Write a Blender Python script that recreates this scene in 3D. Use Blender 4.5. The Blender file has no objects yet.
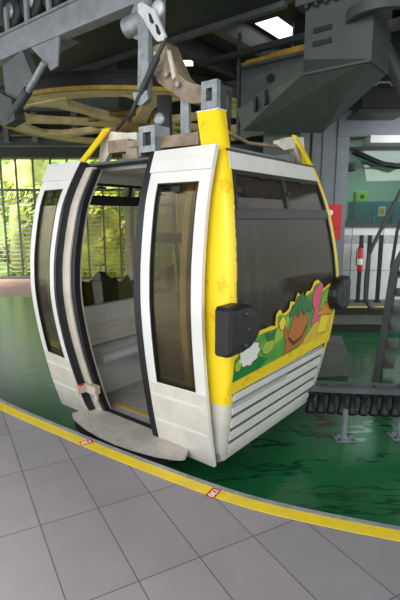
import bpy, bmesh, math, random
from mathutils import Vector, Matrix
from mathutils.geometry import tessellate_polygon
random.seed(7)
PI = math.pi
scene = bpy.context.scene
COL = scene.collection

# ------------------------------------------------------------------ materials
def lin(c):
    return tuple(((x/255.0)/12.92 if x/255.0 <= .04045 else ((x/255.0+.055)/1.055)**2.4) for x in c) + (1.0,)

def mat(name, rgb, rough=.5, metal=0.0, var=0.0, vscale=6.0, rgb2=None, bump=0.0, bscale=60.0, spec=.5):
    m = bpy.data.materials.new(name); m.use_nodes = True
    nt = m.node_tree; b = nt.nodes['Principled BSDF']
    b.inputs['Base Color'].default_value = lin(rgb)
    b.inputs['Roughness'].default_value = rough
    b.inputs['Metallic'].default_value = metal
    b.inputs['Specular IOR Level'].default_value = spec
    tc = nt.nodes.new('ShaderNodeTexCoord')
    if var > 0 or rgb2:
        n = nt.nodes.new('ShaderNodeTexNoise'); n.inputs['Scale'].default_value = vscale
        n.inputs['Detail'].default_value = 5; n.inputs['Roughness'].default_value = .65
        nt.links.new(tc.outputs['Object'], n.inputs['Vector'])
        r = nt.nodes.new('ShaderNodeValToRGB')
        r.color_ramp.elements[0].position = .35; r.color_ramp.elements[1].position = .65
        c0 = lin(rgb2) if rgb2 else lin(tuple(max(0, x*(1-var)) for x in rgb))
        r.color_ramp.elements[0].color = c0
        r.color_ramp.elements[1].color = lin(rgb) if rgb2 else lin(tuple(min(255, x*(1+var*.5)) for x in rgb))
        nt.links.new(n.outputs['Fac'], r.inputs['Fac']); nt.links.new(r.outputs['Color'], b.inputs['Base Color'])
    if bump > 0:
        n2 = nt.nodes.new('ShaderNodeTexNoise'); n2.inputs['Scale'].default_value = bscale
        nt.links.new(tc.outputs['Object'], n2.inputs['Vector'])
        bp = nt.nodes.new('ShaderNodeBump'); bp.inputs['Strength'].default_value = bump
        bp.inputs['Distance'].default_value = .01
        nt.links.new(n2.outputs['Fac'], bp.inputs['Height']); nt.links.new(bp.outputs['Normal'], b.inputs['Normal'])
    return m

def glass(name, tint, rough=.05, film=0.0, filmcol=(40, 38, 36), ior=1.45, fmul=1.0):
    m = bpy.data.materials.new(name); m.use_nodes = True
    nt = m.node_tree; nt.nodes.clear()
    out = nt.nodes.new('ShaderNodeOutputMaterial')
    tr = nt.nodes.new('ShaderNodeBsdfTransparent'); tr.inputs['Color'].default_value = lin(tint)
    gl = nt.nodes.new('ShaderNodeBsdfGlossy'); gl.inputs['Roughness'].default_value = rough
    fr = nt.nodes.new('ShaderNodeFresnel'); fr.inputs['IOR'].default_value = ior
    mx = nt.nodes.new('ShaderNodeMixShader')
    fm = nt.nodes.new('ShaderNodeMath'); fm.operation = 'MULTIPLY'; fm.inputs[1].default_value = fmul
    nt.links.new(fr.outputs[0], fm.inputs[0]); nt.links.new(fm.outputs[0], mx.inputs[0])
    base = tr
    if film > 0:
        df = nt.nodes.new('ShaderNodeBsdfDiffuse')
        tc = nt.nodes.new('ShaderNodeTexCoord')
        n = nt.nodes.new('ShaderNodeTexNoise'); n.inputs['Scale'].default_value = 80
        n.inputs['Detail'].default_value = 3
        nt.links.new(tc.outputs['Object'], n.inputs['Vector'])
        r = nt.nodes.new('ShaderNodeValToRGB')
        r.color_ramp.elements[0].position = .35; r.color_ramp.elements[1].position = .7
        r.color_ramp.elements[0].color = lin(tuple(x*.45 for x in filmcol)); r.color_ramp.elements[1].color = lin(tuple(min(255, x*1.7) for x in filmcol))
        nt.links.new(n.outputs['Fac'], r.inputs['Fac']); nt.links.new(r.outputs['Color'], df.inputs['Color'])
        m2 = nt.nodes.new('ShaderNodeMixShader'); m2.inputs[0].default_value = film
        nt.links.new(tr.outputs[0], m2.inputs[1]); nt.links.new(df.outputs[0], m2.inputs[2]); base = m2
    nt.links.new(base.outputs[0], mx.inputs[1]); nt.links.new(gl.outputs[0], mx.inputs[2])
    nt.links.new(mx.outputs[0], out.inputs['Surface'])
    return m

def math_node(nt, op, a, b=None):
    n = nt.nodes.new('ShaderNodeMath'); n.operation = op
    for i, x in enumerate((a, b)):
        if x is None: continue
        if isinstance(x, (int, float)): n.inputs[i].default_value = x
        else: nt.links.new(x, n.inputs[i])
    return n.outputs[0]

def tile_material():
    m = mat('paving_tiles', (152, 147, 153), .62, var=.03, vscale=3.0, bump=.12, bscale=160)
    nt = m.node_tree; b = nt.nodes['Principled BSDF']
    tc = nt.nodes.new('ShaderNodeTexCoord'); sp = nt.nodes.new('ShaderNodeSeparateXYZ')
    nt.links.new(tc.outputs['Object'], sp.inputs[0])
    def axis(ax, ay, off, step):
        n = math_node(nt, 'ADD', math_node(nt, 'MULTIPLY', sp.outputs[0], ax), math_node(nt, 'MULTIPLY', sp.outputs[1], ay))
        f = math_node(nt, 'DIVIDE', math_node(nt, 'SUBTRACT', n, off), step)
        d = math_node(nt, 'ABSOLUTE', math_node(nt, 'SUBTRACT', math_node(nt, 'FRACT', math_node(nt, 'ADD', f, .5)), .5))
        return math_node(nt, 'MULTIPLY', d, step), math_node(nt, 'FLOOR', f)
    d1, i1 = axis(-.868, -.497, -.022, .313)
    d2, i2 = axis(.469, -.883, .105, .605)
    d = math_node(nt, 'MINIMUM', d1, d2)
    line = math_node(nt, 'LESS_THAN', d, .0028)
    wn = nt.nodes.new('ShaderNodeTexWhiteNoise'); wn.noise_dimensions = '2D'
    cb = nt.nodes.new('ShaderNodeCombineXYZ'); nt.links.new(i1, cb.inputs[0]); nt.links.new(i2, cb.inputs[1])
    nt.links.new(cb.outputs[0], wn.inputs['Vector'])
    val = math_node(nt, 'ADD', .90, math_node(nt, 'MULTIPLY', wn.outputs['Value'], .16))
    # fine speckle
    ns = nt.nodes.new('ShaderNodeTexNoise'); ns.inputs['Scale'].default_value = 220
    nt.links.new(tc.outputs['Object'], ns.inputs['Vector'])
    val = math_node(nt, 'MULTIPLY', val, math_node(nt, 'ADD', .80, math_node(nt, 'MULTIPLY', ns.outputs['Fac'], .4)))
    old = b.inputs['Base Color'].links[0].from_socket
    mx = nt.nodes.new('ShaderNodeMix'); mx.data_type = 'RGBA'; mx.blend_type = 'MULTIPLY'; mx.inputs[0].default_value = 1
    nt.links.new(old, mx.inputs[6])
    cc = nt.nodes.new('ShaderNodeCombineColor')
    for k in range(3): nt.links.new(val, cc.inputs[k])
    nt.links.new(cc.outputs[0], mx.inputs[7])
    m2 = nt.nodes.new('ShaderNodeMix'); m2.data_type = 'RGBA'
    nt.links.new(line, m2.inputs[0]); nt.links.new(mx.outputs[2], m2.inputs[6]); m2.inputs[7].default_value = lin((88, 84, 88))
    nt.links.new(m2.outputs[2], b.inputs['Base Color'])
    return m

def floral_yellow():
    m = mat('floral_yellow', (246, 214, 36), .35)
    nt = m.node_tree; b = nt.nodes['Principled BSDF']
    tc = nt.nodes.new('ShaderNodeTexCoord')
    v = nt.nodes.new('ShaderNodeTexVoronoi'); v.inputs['Scale'].default_value = 6.5; v.inputs['Randomness'].default_value = .7
    n = nt.nodes.new('ShaderNodeTexNoise'); n.inputs['Scale'].default_value = 26; n.inputs['Detail'].default_value = 3
    nt.links.new(tc.outputs['Object'], v.inputs['Vector']); nt.links.new(tc.outputs['Object'], n.inputs['Vector'])
    s = math_node(nt, 'ADD', v.outputs['Distance'], math_node(nt, 'MULTIPLY', n.outputs['Fac'], 1.1))
    r = nt.nodes.new('ShaderNodeValToRGB')
    r.color_ramp.elements[0].position = .78; r.color_ramp.elements[0].color = lin((241, 192, 32))
    r.color_ramp.elements[1].position = .86; r.color_ramp.elements[1].color = lin((247, 218, 40))
    nt.links.new(s, r.inputs['Fac']); nt.links.new(r.outputs['Color'], b.inputs['Base Color'])
    return m

def wet_floor():
    m = mat('green_painted_floor', (36, 114, 68), .35, rgb2=(26, 98, 54), vscale=1.2, bump=.05, bscale=30)
    nt = m.node_tree; b = nt.nodes['Principled BSDF']
    tc = nt.nodes.new('ShaderNodeTexCoord')
    mp = nt.nodes.new('ShaderNodeMapping'); mp.inputs['Rotation'].default_value = (0, 0, .22)
    mp.inputs['Scale'].default_value = (.8, 3.6, 1)
    nt.links.new(tc.outputs['Object'], mp.inputs['Vector'])
    n = nt.nodes.new('ShaderNodeTexNoise'); n.inputs['Scale'].default_value = 1.0; n.inputs['Detail'].default_value = 3
    n.inputs['Roughness'].default_value = .6
    nt.links.new(mp.outputs[0], n.inputs['Vector'])
    r = nt.nodes.new('ShaderNodeValToRGB')
    e = r.color_ramp.elements
    e[0].position = .475; e[0].color = (0, 0, 0, 1); e[1].position = .525; e[1].color = (0, 0, 0, 1)
    for p_, c_ in ((.487, 1), (.505, 1)):
        q_ = e.new(p_); q_.color = (c_, c_, c_, 1)
    nt.links.new(n.outputs['Fac'], r.inputs['Fac'])
    sp = nt.nodes.new('ShaderNodeSeparateXYZ'); nt.links.new(tc.outputs['Object'], sp.inputs[0])
    mr = nt.nodes.new('ShaderNodeMapRange'); mr.inputs['From Min'].default_value = -1.2; mr.inputs['From Max'].default_value = .4
    nt.links.new(sp.outputs[0], mr.inputs['Value'])
    wet = math_node(nt, 'MULTIPLY', math_node(nt, 'MULTIPLY', r.outputs['Color'], mr.outputs[0]), .7)
    old = b.inputs['Base Color'].links[0].from_socket
    mx = nt.nodes.new('ShaderNodeMix'); mx.data_type = 'RGBA'
    nt.links.new(wet, mx.inputs[0])
    nt.links.new(old, mx.inputs[6]); mx.inputs[7].default_value = lin((10, 58, 34))
    nt.links.new(mx.outputs[2], b.inputs['Base Color'])
    nt.links.new(math_node(nt, 'SUBTRACT', .24, math_node(nt, 'MULTIPLY', wet, .16)), b.inputs['Roughness'])
    return m

def perforated():
    m = mat('perforated_vent', (176, 176, 170), .5)
    nt = m.node_tree; b = nt.nodes['Principled BSDF']
    tc = nt.nodes.new('ShaderNodeTexCoord')
    v = nt.nodes.new('ShaderNodeTexVoronoi'); v.inputs['Scale'].default_value = 70; v.inputs['Randomness'].default_value = 0
    nt.links.new(tc.outputs['Object'], v.inputs['Vector'])
    r = nt.nodes.new('ShaderNodeValToRGB')
    r.color_ramp.elements[0].position = .36; r.color_ramp.elements[0].color = lin((50, 50, 50))
    r.color_ramp.elements[1].position = .42; r.color_ramp.elements[1].color = lin((186, 186, 180))
    nt.links.new(v.outputs['Distance'], r.inputs['Fac']); nt.links.new(r.outputs['Color'], b.inputs['Base Color'])
    return m

def marble():
    return mat('marble_band', (196, 198, 200), .4, rgb2=(140, 144, 150), vscale=22)

M = dict(
    tile=tile_material(), green=wet_floor(), floral=floral_yellow(), perf=perforated(), marble=marble(),
    pinkfloor=mat('pink_concrete', (188, 150, 138), .6, var=.08),
    curb=mat('curb_concrete', (150, 156, 162), .6, var=.15, vscale=9),
    line=mat('yellow_line_paint', (248, 218, 26), .5, rgb2=(232, 204, 70), vscale=7),
    white=mat('cabin_white_paint', (226, 225, 223), .3, var=.03, vscale=4),
    offwhite=mat('cabin_lower_paint', (214, 210, 200), .35, var=.05, vscale=5),
    rub=mat('black_rubber', (26, 27, 30), .55, bump=.05),
    seal=mat('door_rubber_seal', (24, 27, 34), .45),
    blackframe=mat('black_window_frame', (34, 34, 36), .45),
    beige=mat('beige_frame', (196, 184, 166), .5, var=.08),
    alum=mat('aluminium_jamb', (214, 206, 194), .4, .1, var=.06),
    inter=mat('cabin_interior_grey', (206, 207, 206), .4, var=.03),
    interfloor=mat('cabin_floor', (160, 158, 156), .55, var=.08, vscale=10),
    seat=mat('seat_shell_silver', (206, 210, 216), .3, .25),
    ochre=mat('ochre_edge_strip', (196, 156, 48), .5),
    step=mat('step_plate_beige', (186, 180, 172), .5, var=.08, vscale=8),
    steel=mat('light_steel', (136, 141, 148), .45, .15, var=.10, vscale=5),
    midsteel=mat('mid_steel', (94, 98, 102), .5, .15, var=.10, vscale=4),
    darksteel=mat('dark_steel', (60, 64, 67), .5, .1, var=.12, vscale=3),
    mast=mat('mast_paint', (74, 78, 78), .5, .05, var=.07, vscale=3),
    greengrey=mat('green_grey_paint', (74, 82, 78), .5, .05, var=.06),
    black=mat('black_steel', (24, 25, 27), .5),
    soot=mat('dark_ceiling', (32, 34, 36), .8, var=.15, vscale=2),
    rust=mat('rusty_beige_paint', (156, 142, 124), .6, rgb2=(118, 98, 78), vscale=9),
    bracketwhite=mat('bracket_white', (222, 220, 212), .45, rgb2=(198, 188, 170), vscale=10),
    galv=mat('galvanised', (150, 156, 162), .4, .35, var=.15, vscale=12),
    whitelink=mat('pale_link_plate', (206, 210, 214), .4, .1, var=.06),
    wheel=mat('bullwheel_ochre', (158, 124, 58), .5, rgb2=(104, 80, 42), vscale=3),
    wheelpale=mat('bullwheel_spoke', (232, 212, 168), .5, rgb2=(206, 176, 116), vscale=3),
    yellowsteel=mat('yellow_steel', (196, 160, 52), .5, rgb2=(150, 118, 44), vscale=5),
    yellowclean=mat('yellow_edge_paint', (244, 208, 34), .4),
    concrete=mat('plinth_concrete', (112, 116, 112), .7, var=.12, vscale=5),
    stair=mat('stair_steel', (72, 74, 74), .5, .1, var=.12, vscale=8),
    wallwhite=mat('panel_wall_white', (222, 224, 226), .5, var=.03),
    bluegrey=mat('column_blue_grey', (122, 127, 136), .5, var=.05),
    beamgrey=mat('beam_blue_grey', (112, 120, 128), .5, var=.06),
    soffit=mat('soffit_white', (224, 228, 230), .6),
    roomwall=mat('room_wall_green', (172, 188, 176), .7),
    teal=mat('teal_cabinet', (24, 112, 136), .4),
    lime=mat('lime_box', (150, 196, 46), .5),
    paper=mat('paper_notice', (238, 226, 190), .6),
    redsign=mat('red_sign', (206, 30, 46), .4),
    tagred=mat('tag_red', (206, 40, 46), .5),
    tagwhite=mat('tag_white', (246, 240, 240), .5),
    extred=mat('extinguisher_red', (206, 32, 36), .35),
    fencesteel=mat('fence_steel', (96, 100, 100), .5, var=.06),
    louvre=mat('fence_wire', (206, 208, 206), .5),
    bark=mat('bark', (92, 74, 56), .8),
    hill=mat('hill_grass', (116, 142, 62), .9, var=.3, vscale=.8),
    leafa=mat('leaf_yellow_green', (224, 214, 84), .7, rgb2=(156, 168, 52), vscale=2.2),
    leafb=mat('leaf_mid_green', (178, 194, 78), .7, rgb2=(104, 136, 46), vscale=2.2),
    leafc=mat('leaf_pale_green', (206, 216, 128), .7, rgb2=(150, 172, 82), vscale=2.2),
    st_yellow=mat('sticker_yellow', (248, 222, 44), .35), st_green=mat('sticker_green', (66, 150, 66), .4, rgb2=(108, 178, 72), vscale=5),
    st_dkgreen=mat('sticker_dark_green', (28, 124, 62), .4), st_lime=mat('sticker_lime', (164, 196, 74), .4),
    st_white=mat('sticker_white', (240, 240, 236), .4), st_brown=mat('sticker_brown', (192, 112, 52), .4),
    st_dkbrown=mat('sticker_dark_brown', (96, 58, 34), .4), st_pink=mat('sticker_pink', (228, 92, 128), .4),
    st_ochre=mat('sticker_ochre', (226, 190, 52), .4), st_orange=mat('sticker_orange', (222, 150, 50), .4), st_black=mat('sticker_backing', (20, 18, 16), .8),
    doorglass=glass('door_glass', (222, 216, 192), .04, film=.05, filmcol=(70, 62, 48), fmul=.7),
    endglass=glass('end_glass_film', (170, 166, 160), .08, film=.45, filmcol=(66, 61, 55), fmul=.45),
    clear=glass('clear_glass', (244, 246, 236), .02, fmul=.6),
    roomglass=glass('room_glass', (196, 216, 208), .02, fmul=.9),
)

# ------------------------------------------------------------------ mesh builder
class MB:
    def __init__(s): s.v = []; s.f = []; s.sm = []
    def add(s, vs, fs, smooth=False):
        o = len(s.v); s.v += [tuple(x) for x in vs]
        for f in fs: s.f.append(tuple(i+o for i in f)); s.sm.append(smooth)
        return s
    def box(s, x0, x1, y0, y1, z0, z1, tf=None):
        vs = [(x, y, z) for z in (z0, z1) for y in (y0, y1) for x in (x0, x1)]
        if tf: vs = [tf(*p) for p in vs]
        return s.add(vs, [(0, 2, 3, 1), (4, 5, 7, 6), (0, 1, 5, 4), (2, 6, 7, 3), (0, 4, 6, 2), (1, 3, 7, 5)])
    def bbox(s, x0, x1, y0, y1, z0, z1, b=.01, tf=None):
        """box with chamfered edges"""
        bm = bmesh.new(); bmesh.ops.create_cube(bm, size=1)
        for v in bm.verts:
            v.co = ((x0+x1)/2+v.co.x*(x1-x0), (y0+y1)/2+v.co.y*(y1-y0), (z0+z1)/2+v.co.z*(z1-z0))
        bmesh.ops.bevel(bm, geom=bm.edges[:], offset=b, segments=2, affect='EDGES', profile=.6)
        return s.frombm(bm, tf)
    def frombm(s, bm, tf=None, smooth=False):
        bm.verts.ensure_lookup_table(); bm.verts.index_update()
        vs = [tuple(v.co) for v in bm.verts]
        if tf: vs = [tf(*p) for p in vs]
        fs = [tuple(v.index for v in f.verts) for f in bm.faces]; bm.free()
        return s.add(vs, fs, smooth)
    def prism(s, poly, lo, hi, tf):
        """poly: 2-D outline (a,b); tf(a,b,c) -> point, c from lo to hi"""
        n = len(poly)
        vs = [tf(a, b, lo) for a, b in poly] + [tf(a, b, hi) for a, b in poly]
        tri = tessellate_polygon([[Vector((a, b, 0)) for a, b in poly]])
        fs = [tuple(t) for t in tri] + [tuple(i+n for i in reversed(t)) for t in tri]
        fs += [(i, (i+1) % n, (i+1) % n+n, i+n) for i in range(n)]
        return s.add(vs, fs)
    def tube(s, pts, r, n=10, closed=False, cap=True):
        pts = [Vector(p) for p in pts]; rings = []
        m = len(pts); rr = r if isinstance(r, (list, tuple)) else [r]*m
        up = None
        for i, p in enumerate(pts):
            a = pts[i-1] if (i > 0 or closed) else pts[i]; b = pts[(i+1) % m] if (i < m-1 or closed) else pts[i]
            d = (b-a).normalized()
            if up is None:
                up = Vector((0, 0, 1)) if abs(d.z) < .9 else Vector((1, 0, 0))
            x = d.cross(up); 
            if x.length < 1e-4: x = d.cross(Vector((1, 0, 0)))
            x.normalize(); y = x.cross(d).normalized(); up = y
            rings.append([p + rr[i]*(x*math.cos(2*PI*k/n)+y*math.sin(2*PI*k/n)) for k in range(n)])
        vs = [q for ring in rings for q in ring]; fs = []
        R = m if closed else m-1
        for i in range(R):
            j = (i+1) % m
            for k in range(n):
                fs.append((i*n+k, i*n+(k+1) % n, j*n+(k+1) % n, j*n+k))
        s.add(vs, fs, True)
        if cap and not closed:
            s.add(rings[0], [tuple(reversed(range(n)))]); s.add(rings[-1], [tuple(range(n))])
        return s
    def hull(s, pts):
        bm = bmesh.new()
        for p in pts: bm.verts.new(p)
        r = bmesh.ops.convex_hull(bm, input=bm.verts[:])
        bmesh.ops.delete(bm, geom=[g for g in r['geom_interior'] if isinstance(g, bmesh.types.BMVert)], context='VERTS')
        bmesh.ops.dissolve_limit(bm, angle_limit=.02, verts=bm.verts[:], edges=bm.edges[:])
        return s.frombm(bm)
    def lathe(s, prof, c, n=24, axis='z', tf=None):
        """prof: list of (r,h)"""
        vs = []; m = len(prof)
        for r, h in prof:
            for k in range(n):
                a = 2*PI*k/n; p = (r*math.cos(a), r*math.sin(a), h)
                if axis == 'x': p = (p[2], p[0], p[1])
                if axis == 'y': p = (p[0], p[2], p[1])
                p = (p[0]+c[0], p[1]+c[1], p[2]+c[2])
                vs.append(tf(*p) if tf else p)
        fs = [(i*n+k, i*n+(k+1) % n, (i+1)*n+(k+1) % n, (i+1)*n+k) for i in range(m-1) for k in range(n)]
        s.add(vs, fs, True)
        s.add(vs[:n], [tuple(reversed(range(n)))]); s.add(vs[-n:], [tuple(range(n))])
        return s
    def build(s, name, m, parent=None, origin=(0, 0, 0), rotz=0):
        me = bpy.data.meshes.new(name); me.from_pydata(s.v, [], s.f); me.update()
        bm = bmesh.new(); bm.from_mesh(me); bmesh.ops.recalc_face_normals(bm, faces=bm.faces[:]); bm.to_mesh(me); bm.free()
        me.polygons.foreach_set('use_smooth', s.sm)
        me.materials.append(m)
        o = bpy.data.objects.new(name, me); COL.objects.link(o)
        o.location = origin; o.rotation_euler = (0, 0, rotz)
        if parent: o.parent = parent
        return o

def tag(o, label=None, cat=None, group=None, kind=None):
    if label: o['label'] = label
    if cat: o['category'] = cat
    if group: o['group'] = group
    if kind: o['kind'] = kind
    return o
def empty(name, loc, rz, label, cat, group=None):
    o = bpy.data.objects.new(name, None); COL.objects.link(o); o.location = loc; o.rotation_euler = (0, 0, rz)
    o.empty_display_size = .1
    return tag(o, label, cat, group)
def structure(o): o['kind'] = 'structure'; return o

# station frame: u runs along the track (left and away), v across the track (right and away)
YAW = math.radians(38.5)
P0 = Vector((.107, 2.96, 0))
VX = Vector((math.sin(YAW), math.cos(YAW), 0)); UX = Vector((-math.cos(YAW), math.sin(YAW), 0))
ROTZ = math.radians(51.5)
def st(u, v, z): p = P0 + UX*u + VX*v; return (p.x, p.y, z)
def stbox(u0, u1, v0, v1, z0, z1, b=0):
    m = MB(); tf = lambda x, y, z: st(x, y, z)
    return m.bbox(u0, u1, v0, v1, z0, z1, b, tf) if b else m.box(u0, u1, v0, v1, z0, z1, tf)

# ------------------------------------------------------------------ camera
cd = bpy.data.cameras.new('camera'); cam = bpy.data.objects.new('camera', cd); COL.objects.link(cam)
cam.location = (0, 0, 1.62); cam.rotation_euler = (math.radians(90-10.2825), 0, 0)
cd.sensor_fit = 'VERTICAL'; cd.sensor_height = 36; cd.lens = 452/600*36; cd.clip_end = 300
scene.camera = cam

# ================================================================== SETTING
CX, CY, R0 = 3.607, 9.386, 7.681
EX, ER_ = [-3.0, -1.81, -1.5, -1.2, -.9, -.6, -.3, 0, .3, .6, 1.07, 2.0], [.06, .05, .01, -.022, -.032, -.028, -.018, .004, .026, .012, -.016, -.03]
def interp0(x, xs, ys):
    if x <= xs[0]: return ys[0]
    for i in range(1, len(xs)):
        if x <= xs[i]: return ys[i-1]+(ys[i]-ys[i-1])*(x-xs[i-1])/(xs[i]-xs[i-1])
    return ys[-1]
def edge_line(d):
    """platform edge, moved outwards (towards the platform) by d"""
    pts = []
    for i in range(141):
        a = math.radians(195+(310-195)*i/140)
        x = CX+R0*math.cos(a)
        r = R0+d+(interp0(x-.12, EX, ER_)+interp0(x, EX, ER_)+interp0(x+.12, EX, ER_))/3
        pts.append((CX+r*math.cos(a), CY+r*math.sin(a)))
    return pts
def strip(r0, r1, z0, z1):
    e0, e1 = edge_line(r0), edge_line(r1); m = MB(); n = len(e0)
    vs = [(x, y, z1) for x, y in e0] + [(x, y, z1) for x, y in e1] + [(x, y, z0) for x, y in e0] + [(x, y, z0) for x, y in e1]
    fs = []
    for i in range(n-1):
        fs += [(i, i+1, n+i+1, n+i), (2*n+i, 2*n+i+1, i+1, i), (n+i, n+i+1, 3*n+i+1, 3*n+i), (3*n+i, 3*n+i+1, 2*n+i+1, 2*n+i)]
    fs += [(0, n, 3*n, 2*n), (n-1, 2*n-1, 4*n-1, 3*n-1)]
    return m.add(vs, fs)
e = edge_line(.03)
outer = [(14, e[-1][1]), (14, -6), (-14, -6), (-14, e[0][1])]
m = MB(); m.prism(e+outer, -.5, 0, lambda a, b, c: (a, b, c))
structure(m.build('floor', M['tile']))
structure(strip(0, .03, -.5, .004).build('trim_1', M['curb']))
tag(strip(.034, .118, 0, .003).build('yellow_line', M['line']), 'broad yellow safety line curving along the platform edge', 'floor line')
m = MB().box(-16, 12, -3, 11.9, -.6, -.45); structure(m.build('floor_green', M['green']))
m = MB().box(-16, 12, 11.9, 15.9, -.6, -.45); structure(m.build('floor_back', M['pinkfloor']))

def text_mesh(txt, size):
    cu = bpy.data.curves.new('number', 'FONT'); cu.body = txt; cu.size = size; cu.align_x = 'CENTER'; cu.align_y = 'CENTER'
    cu.extrude = .0005; cu.offset = .002
    o = bpy.data.objects.new('number', cu); COL.objects.link(o)
    dg = bpy.context.evaluated_depsgraph_get(); dg.update()
    me = bpy.data.meshes.new_from_object(o.evaluated_get(dg)); bpy.data.objects.remove(o)
    return me
def floor_tag(x, y, ang, txt, label):
    t = empty('floor_tag', (x, y, .0032), ang, label, 'floor marker', 'red number tags on the yellow line')
    MB().box(-.047, .047, -.03, .03, 0, .0015).build('tag_plate', M['tagred'], t)
    me = text_mesh(txt, .052); me.materials.clear(); me.materials.append(M['tagwhite'])
    o = bpy.data.objects.new('tag_number', me); COL.objects.link(o); o.parent = t; o.location = (0, 0, .0022)
floor_tag(-.832, 3.072, math.radians(212), '120', 'red tag with white number on the yellow line in front of the open door')
floor_tag(.080, 2.452, math.radians(238), '130', 'red tag with white number 130 on the yellow line near the cabin corner')

# ceiling strips along the track with daylight gaps, and the upper back fascia
def flat_with_holes(outer, holes, z):
    loops = [[Vector((x, y, 0)) for x, y in l] for l in [outer]+holes]
    pts = [p for l in loops for p in l]
    return MB().add([(p.x, p.y, z) for p in pts], [tuple(t) for t in tessellate_polygon(loops)])
def sth(u0, u1, v0, v1): return [st(a, b, 0)[:2] for a, b in ((u0, v0), (u1, v0), (u1, v1), (u0, v1))]
outer = [st(14.2, 5.55, 0)[:2], st(14.2, -7, 0)[:2], st(-9, -7, 0)[:2], (14, st(-9, 6.45, 0)[1]), (14, 16.2), (-8, 16.2)]
holes = [sth(3.72, 4.3, 7.25, 8.5), sth(4.75, 5.0, 6.9, 8.6), [(-4.1, 13.9), (-2.6, 13.9), (-2.6, 14.3), (-4.1, 14.3)], [(-1.9, 13.75), (-.2, 13.75), (-.2, 14.25), (-1.9, 14.25)]]
structure(flat_with_holes(outer, holes, 6.0).build('ceiling', M['soot']))
structure(MB().box(-16, 12, 15.95, 16.3, 3.9, 6.2).build('wall_back', M['soot']))
k = 1
for u0 in (-1.6, .9, 4.42, 5.9, 8.4):
    k += 1; structure(stbox(u0, u0+.22, -3, 12, 5.55, 5.98).build('trim_%d' % k, M['darksteel']))
for v0 in (3.3, 5.2, 9.2):
    k += 1; structure(stbox(-8, 15, v0, v0+.2, 5.3, 5.55).build('trim_%d' % k, M['darksteel']))

# ------------------------------------------------------------------ fence and trees on the left
FY = 15.5
t = empty('mesh_fence', (-6, FY, -.45), 0, 'tall grey steel fence with thin pale wires facing the trees', 'fence')
loc = lambda x, y, z: (x+6, y-FY, z+.45)
for px in (-7.7, -7.15, -6.6, -6.1, -5.53, -4.95, -4.4, -3.8, -3.25, -2.7, -2.02, -1.4, -.8, -.2):
    MB().box(px-.024, px+.024, FY-.04, FY+.04, -.45, 3.95, loc).build('post', M['fencesteel'], t)
MB().box(-12, 3, FY-.06, FY+.06, 2.5, 2.58, loc).build('rail', M['fencesteel'], t)
MB().box(-12, 3, FY-.06, FY+.06, -.45, -.36, loc).build('rail', M['fencesteel'], t)
for i in range(19):
    z = -.2+i*.145
    MB().box(-12, 3, FY+.01, FY+.025, z, z+.022, loc).build('wire', M['louvre'], t)
o = MB().bbox(-2.46, -2.14, FY-.55, FY-.2, -.45, 4.2, .015).build('steel_column', M['beige']); tag(o, 'broad beige column standing before the fence, seen through the cabin door', 'column')
structure(MB().box(-16, 12, FY-.25, FY+.3, 3.55, 3.95).build('trim_20', M['darksteel']))

m = MB(); 
gx = 24
for i in range(gx):
    for j in range(8): pass
hv = []; hf = []
for j in range(9):
    for i in range(25):
        x = -26+i*1.6; y = 16.6+j*4; z = -1.4 + (j*j)*.16 + .3*math.sin(x*.7+j)
        hv.append((x, y, z))
for j in range(8):
    for i in range(24): hf.append((j*25+i, j*25+i+1, (j+1)*25+i+1, (j+1)*25+i))
m.add(hv, hf, True); structure(m.build('ground_hillside', M['hill']))

def crown_mesh(name, seed, rx, rz, n, material, leaf=.16):
    rnd = random.Random(seed); m = MB()
    clumps = []
    for _ in range(26):
        a = rnd.uniform(0, 2*PI); zz = rnd.uniform(-1, 1); rr = math.sqrt(max(0, 1-zz*zz))*rnd.uniform(.45, .95)
        clumps.append((rx*rr*math.cos(a), rx*rr*math.sin(a), rz*zz*.9, rnd.uniform(.28, .5)*rx))
    for _ in range(n):
        cx, cy, cz, cr = rnd.choice(clumps)
        d = Vector((rnd.gauss(0, 1), rnd.gauss(0, 1), rnd.gauss(0, 1))).normalized()*cr*rnd.uniform(.75, 1.05)
        c = Vector((cx, cy, cz))+d
        nn = (d.normalized()+Vector((rnd.gauss(0, .5), rnd.gauss(0, .5), rnd.gauss(.4, .5)))).normalized()
        t1 = nn.orthogonal().normalized(); t2 = nn.cross(t1); s = leaf*rnd.uniform(.6, 1.3)
        m.add([c-t1*s, c+t2*s*.55, c+t1*s, c-t2*s*.55], [(0, 1, 2, 3)])
    # inner mass so that the crown is not see-through
    bm = bmesh.new(); bmesh.ops.create_icosphere(bm, subdivisions=3, radius=1)
    for v in bm.verts:
        k = .78+.12*math.sin(v.co.x*5+seed)+.1*math.sin(v.co.z*6+v.co.y*4)
        v.co = (v.co.x*rx*k, v.co.y*rx*k, v.co.z*rz*k)
    m.frombm(bm, None, True)
    return m
def tree(x, y, z, rx, rz, mkey, label, seed):
    t = empty('tree', (x, y, z-rz-1.6), 0, label, 'tree', 'trees on the hillside beyond the fence')
    o = crown_mesh('crown', seed, rx, rz, 3000, M[mkey]).build('crown', M[mkey], t, (0, 0, rz+1.6))
    MB().tube([(0, 0, 0), (.05, 0, 1.0), (0, .05, rz*.9+1.6)], [.16, .13, .06], 8).build('trunk', M['bark'], t)
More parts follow.
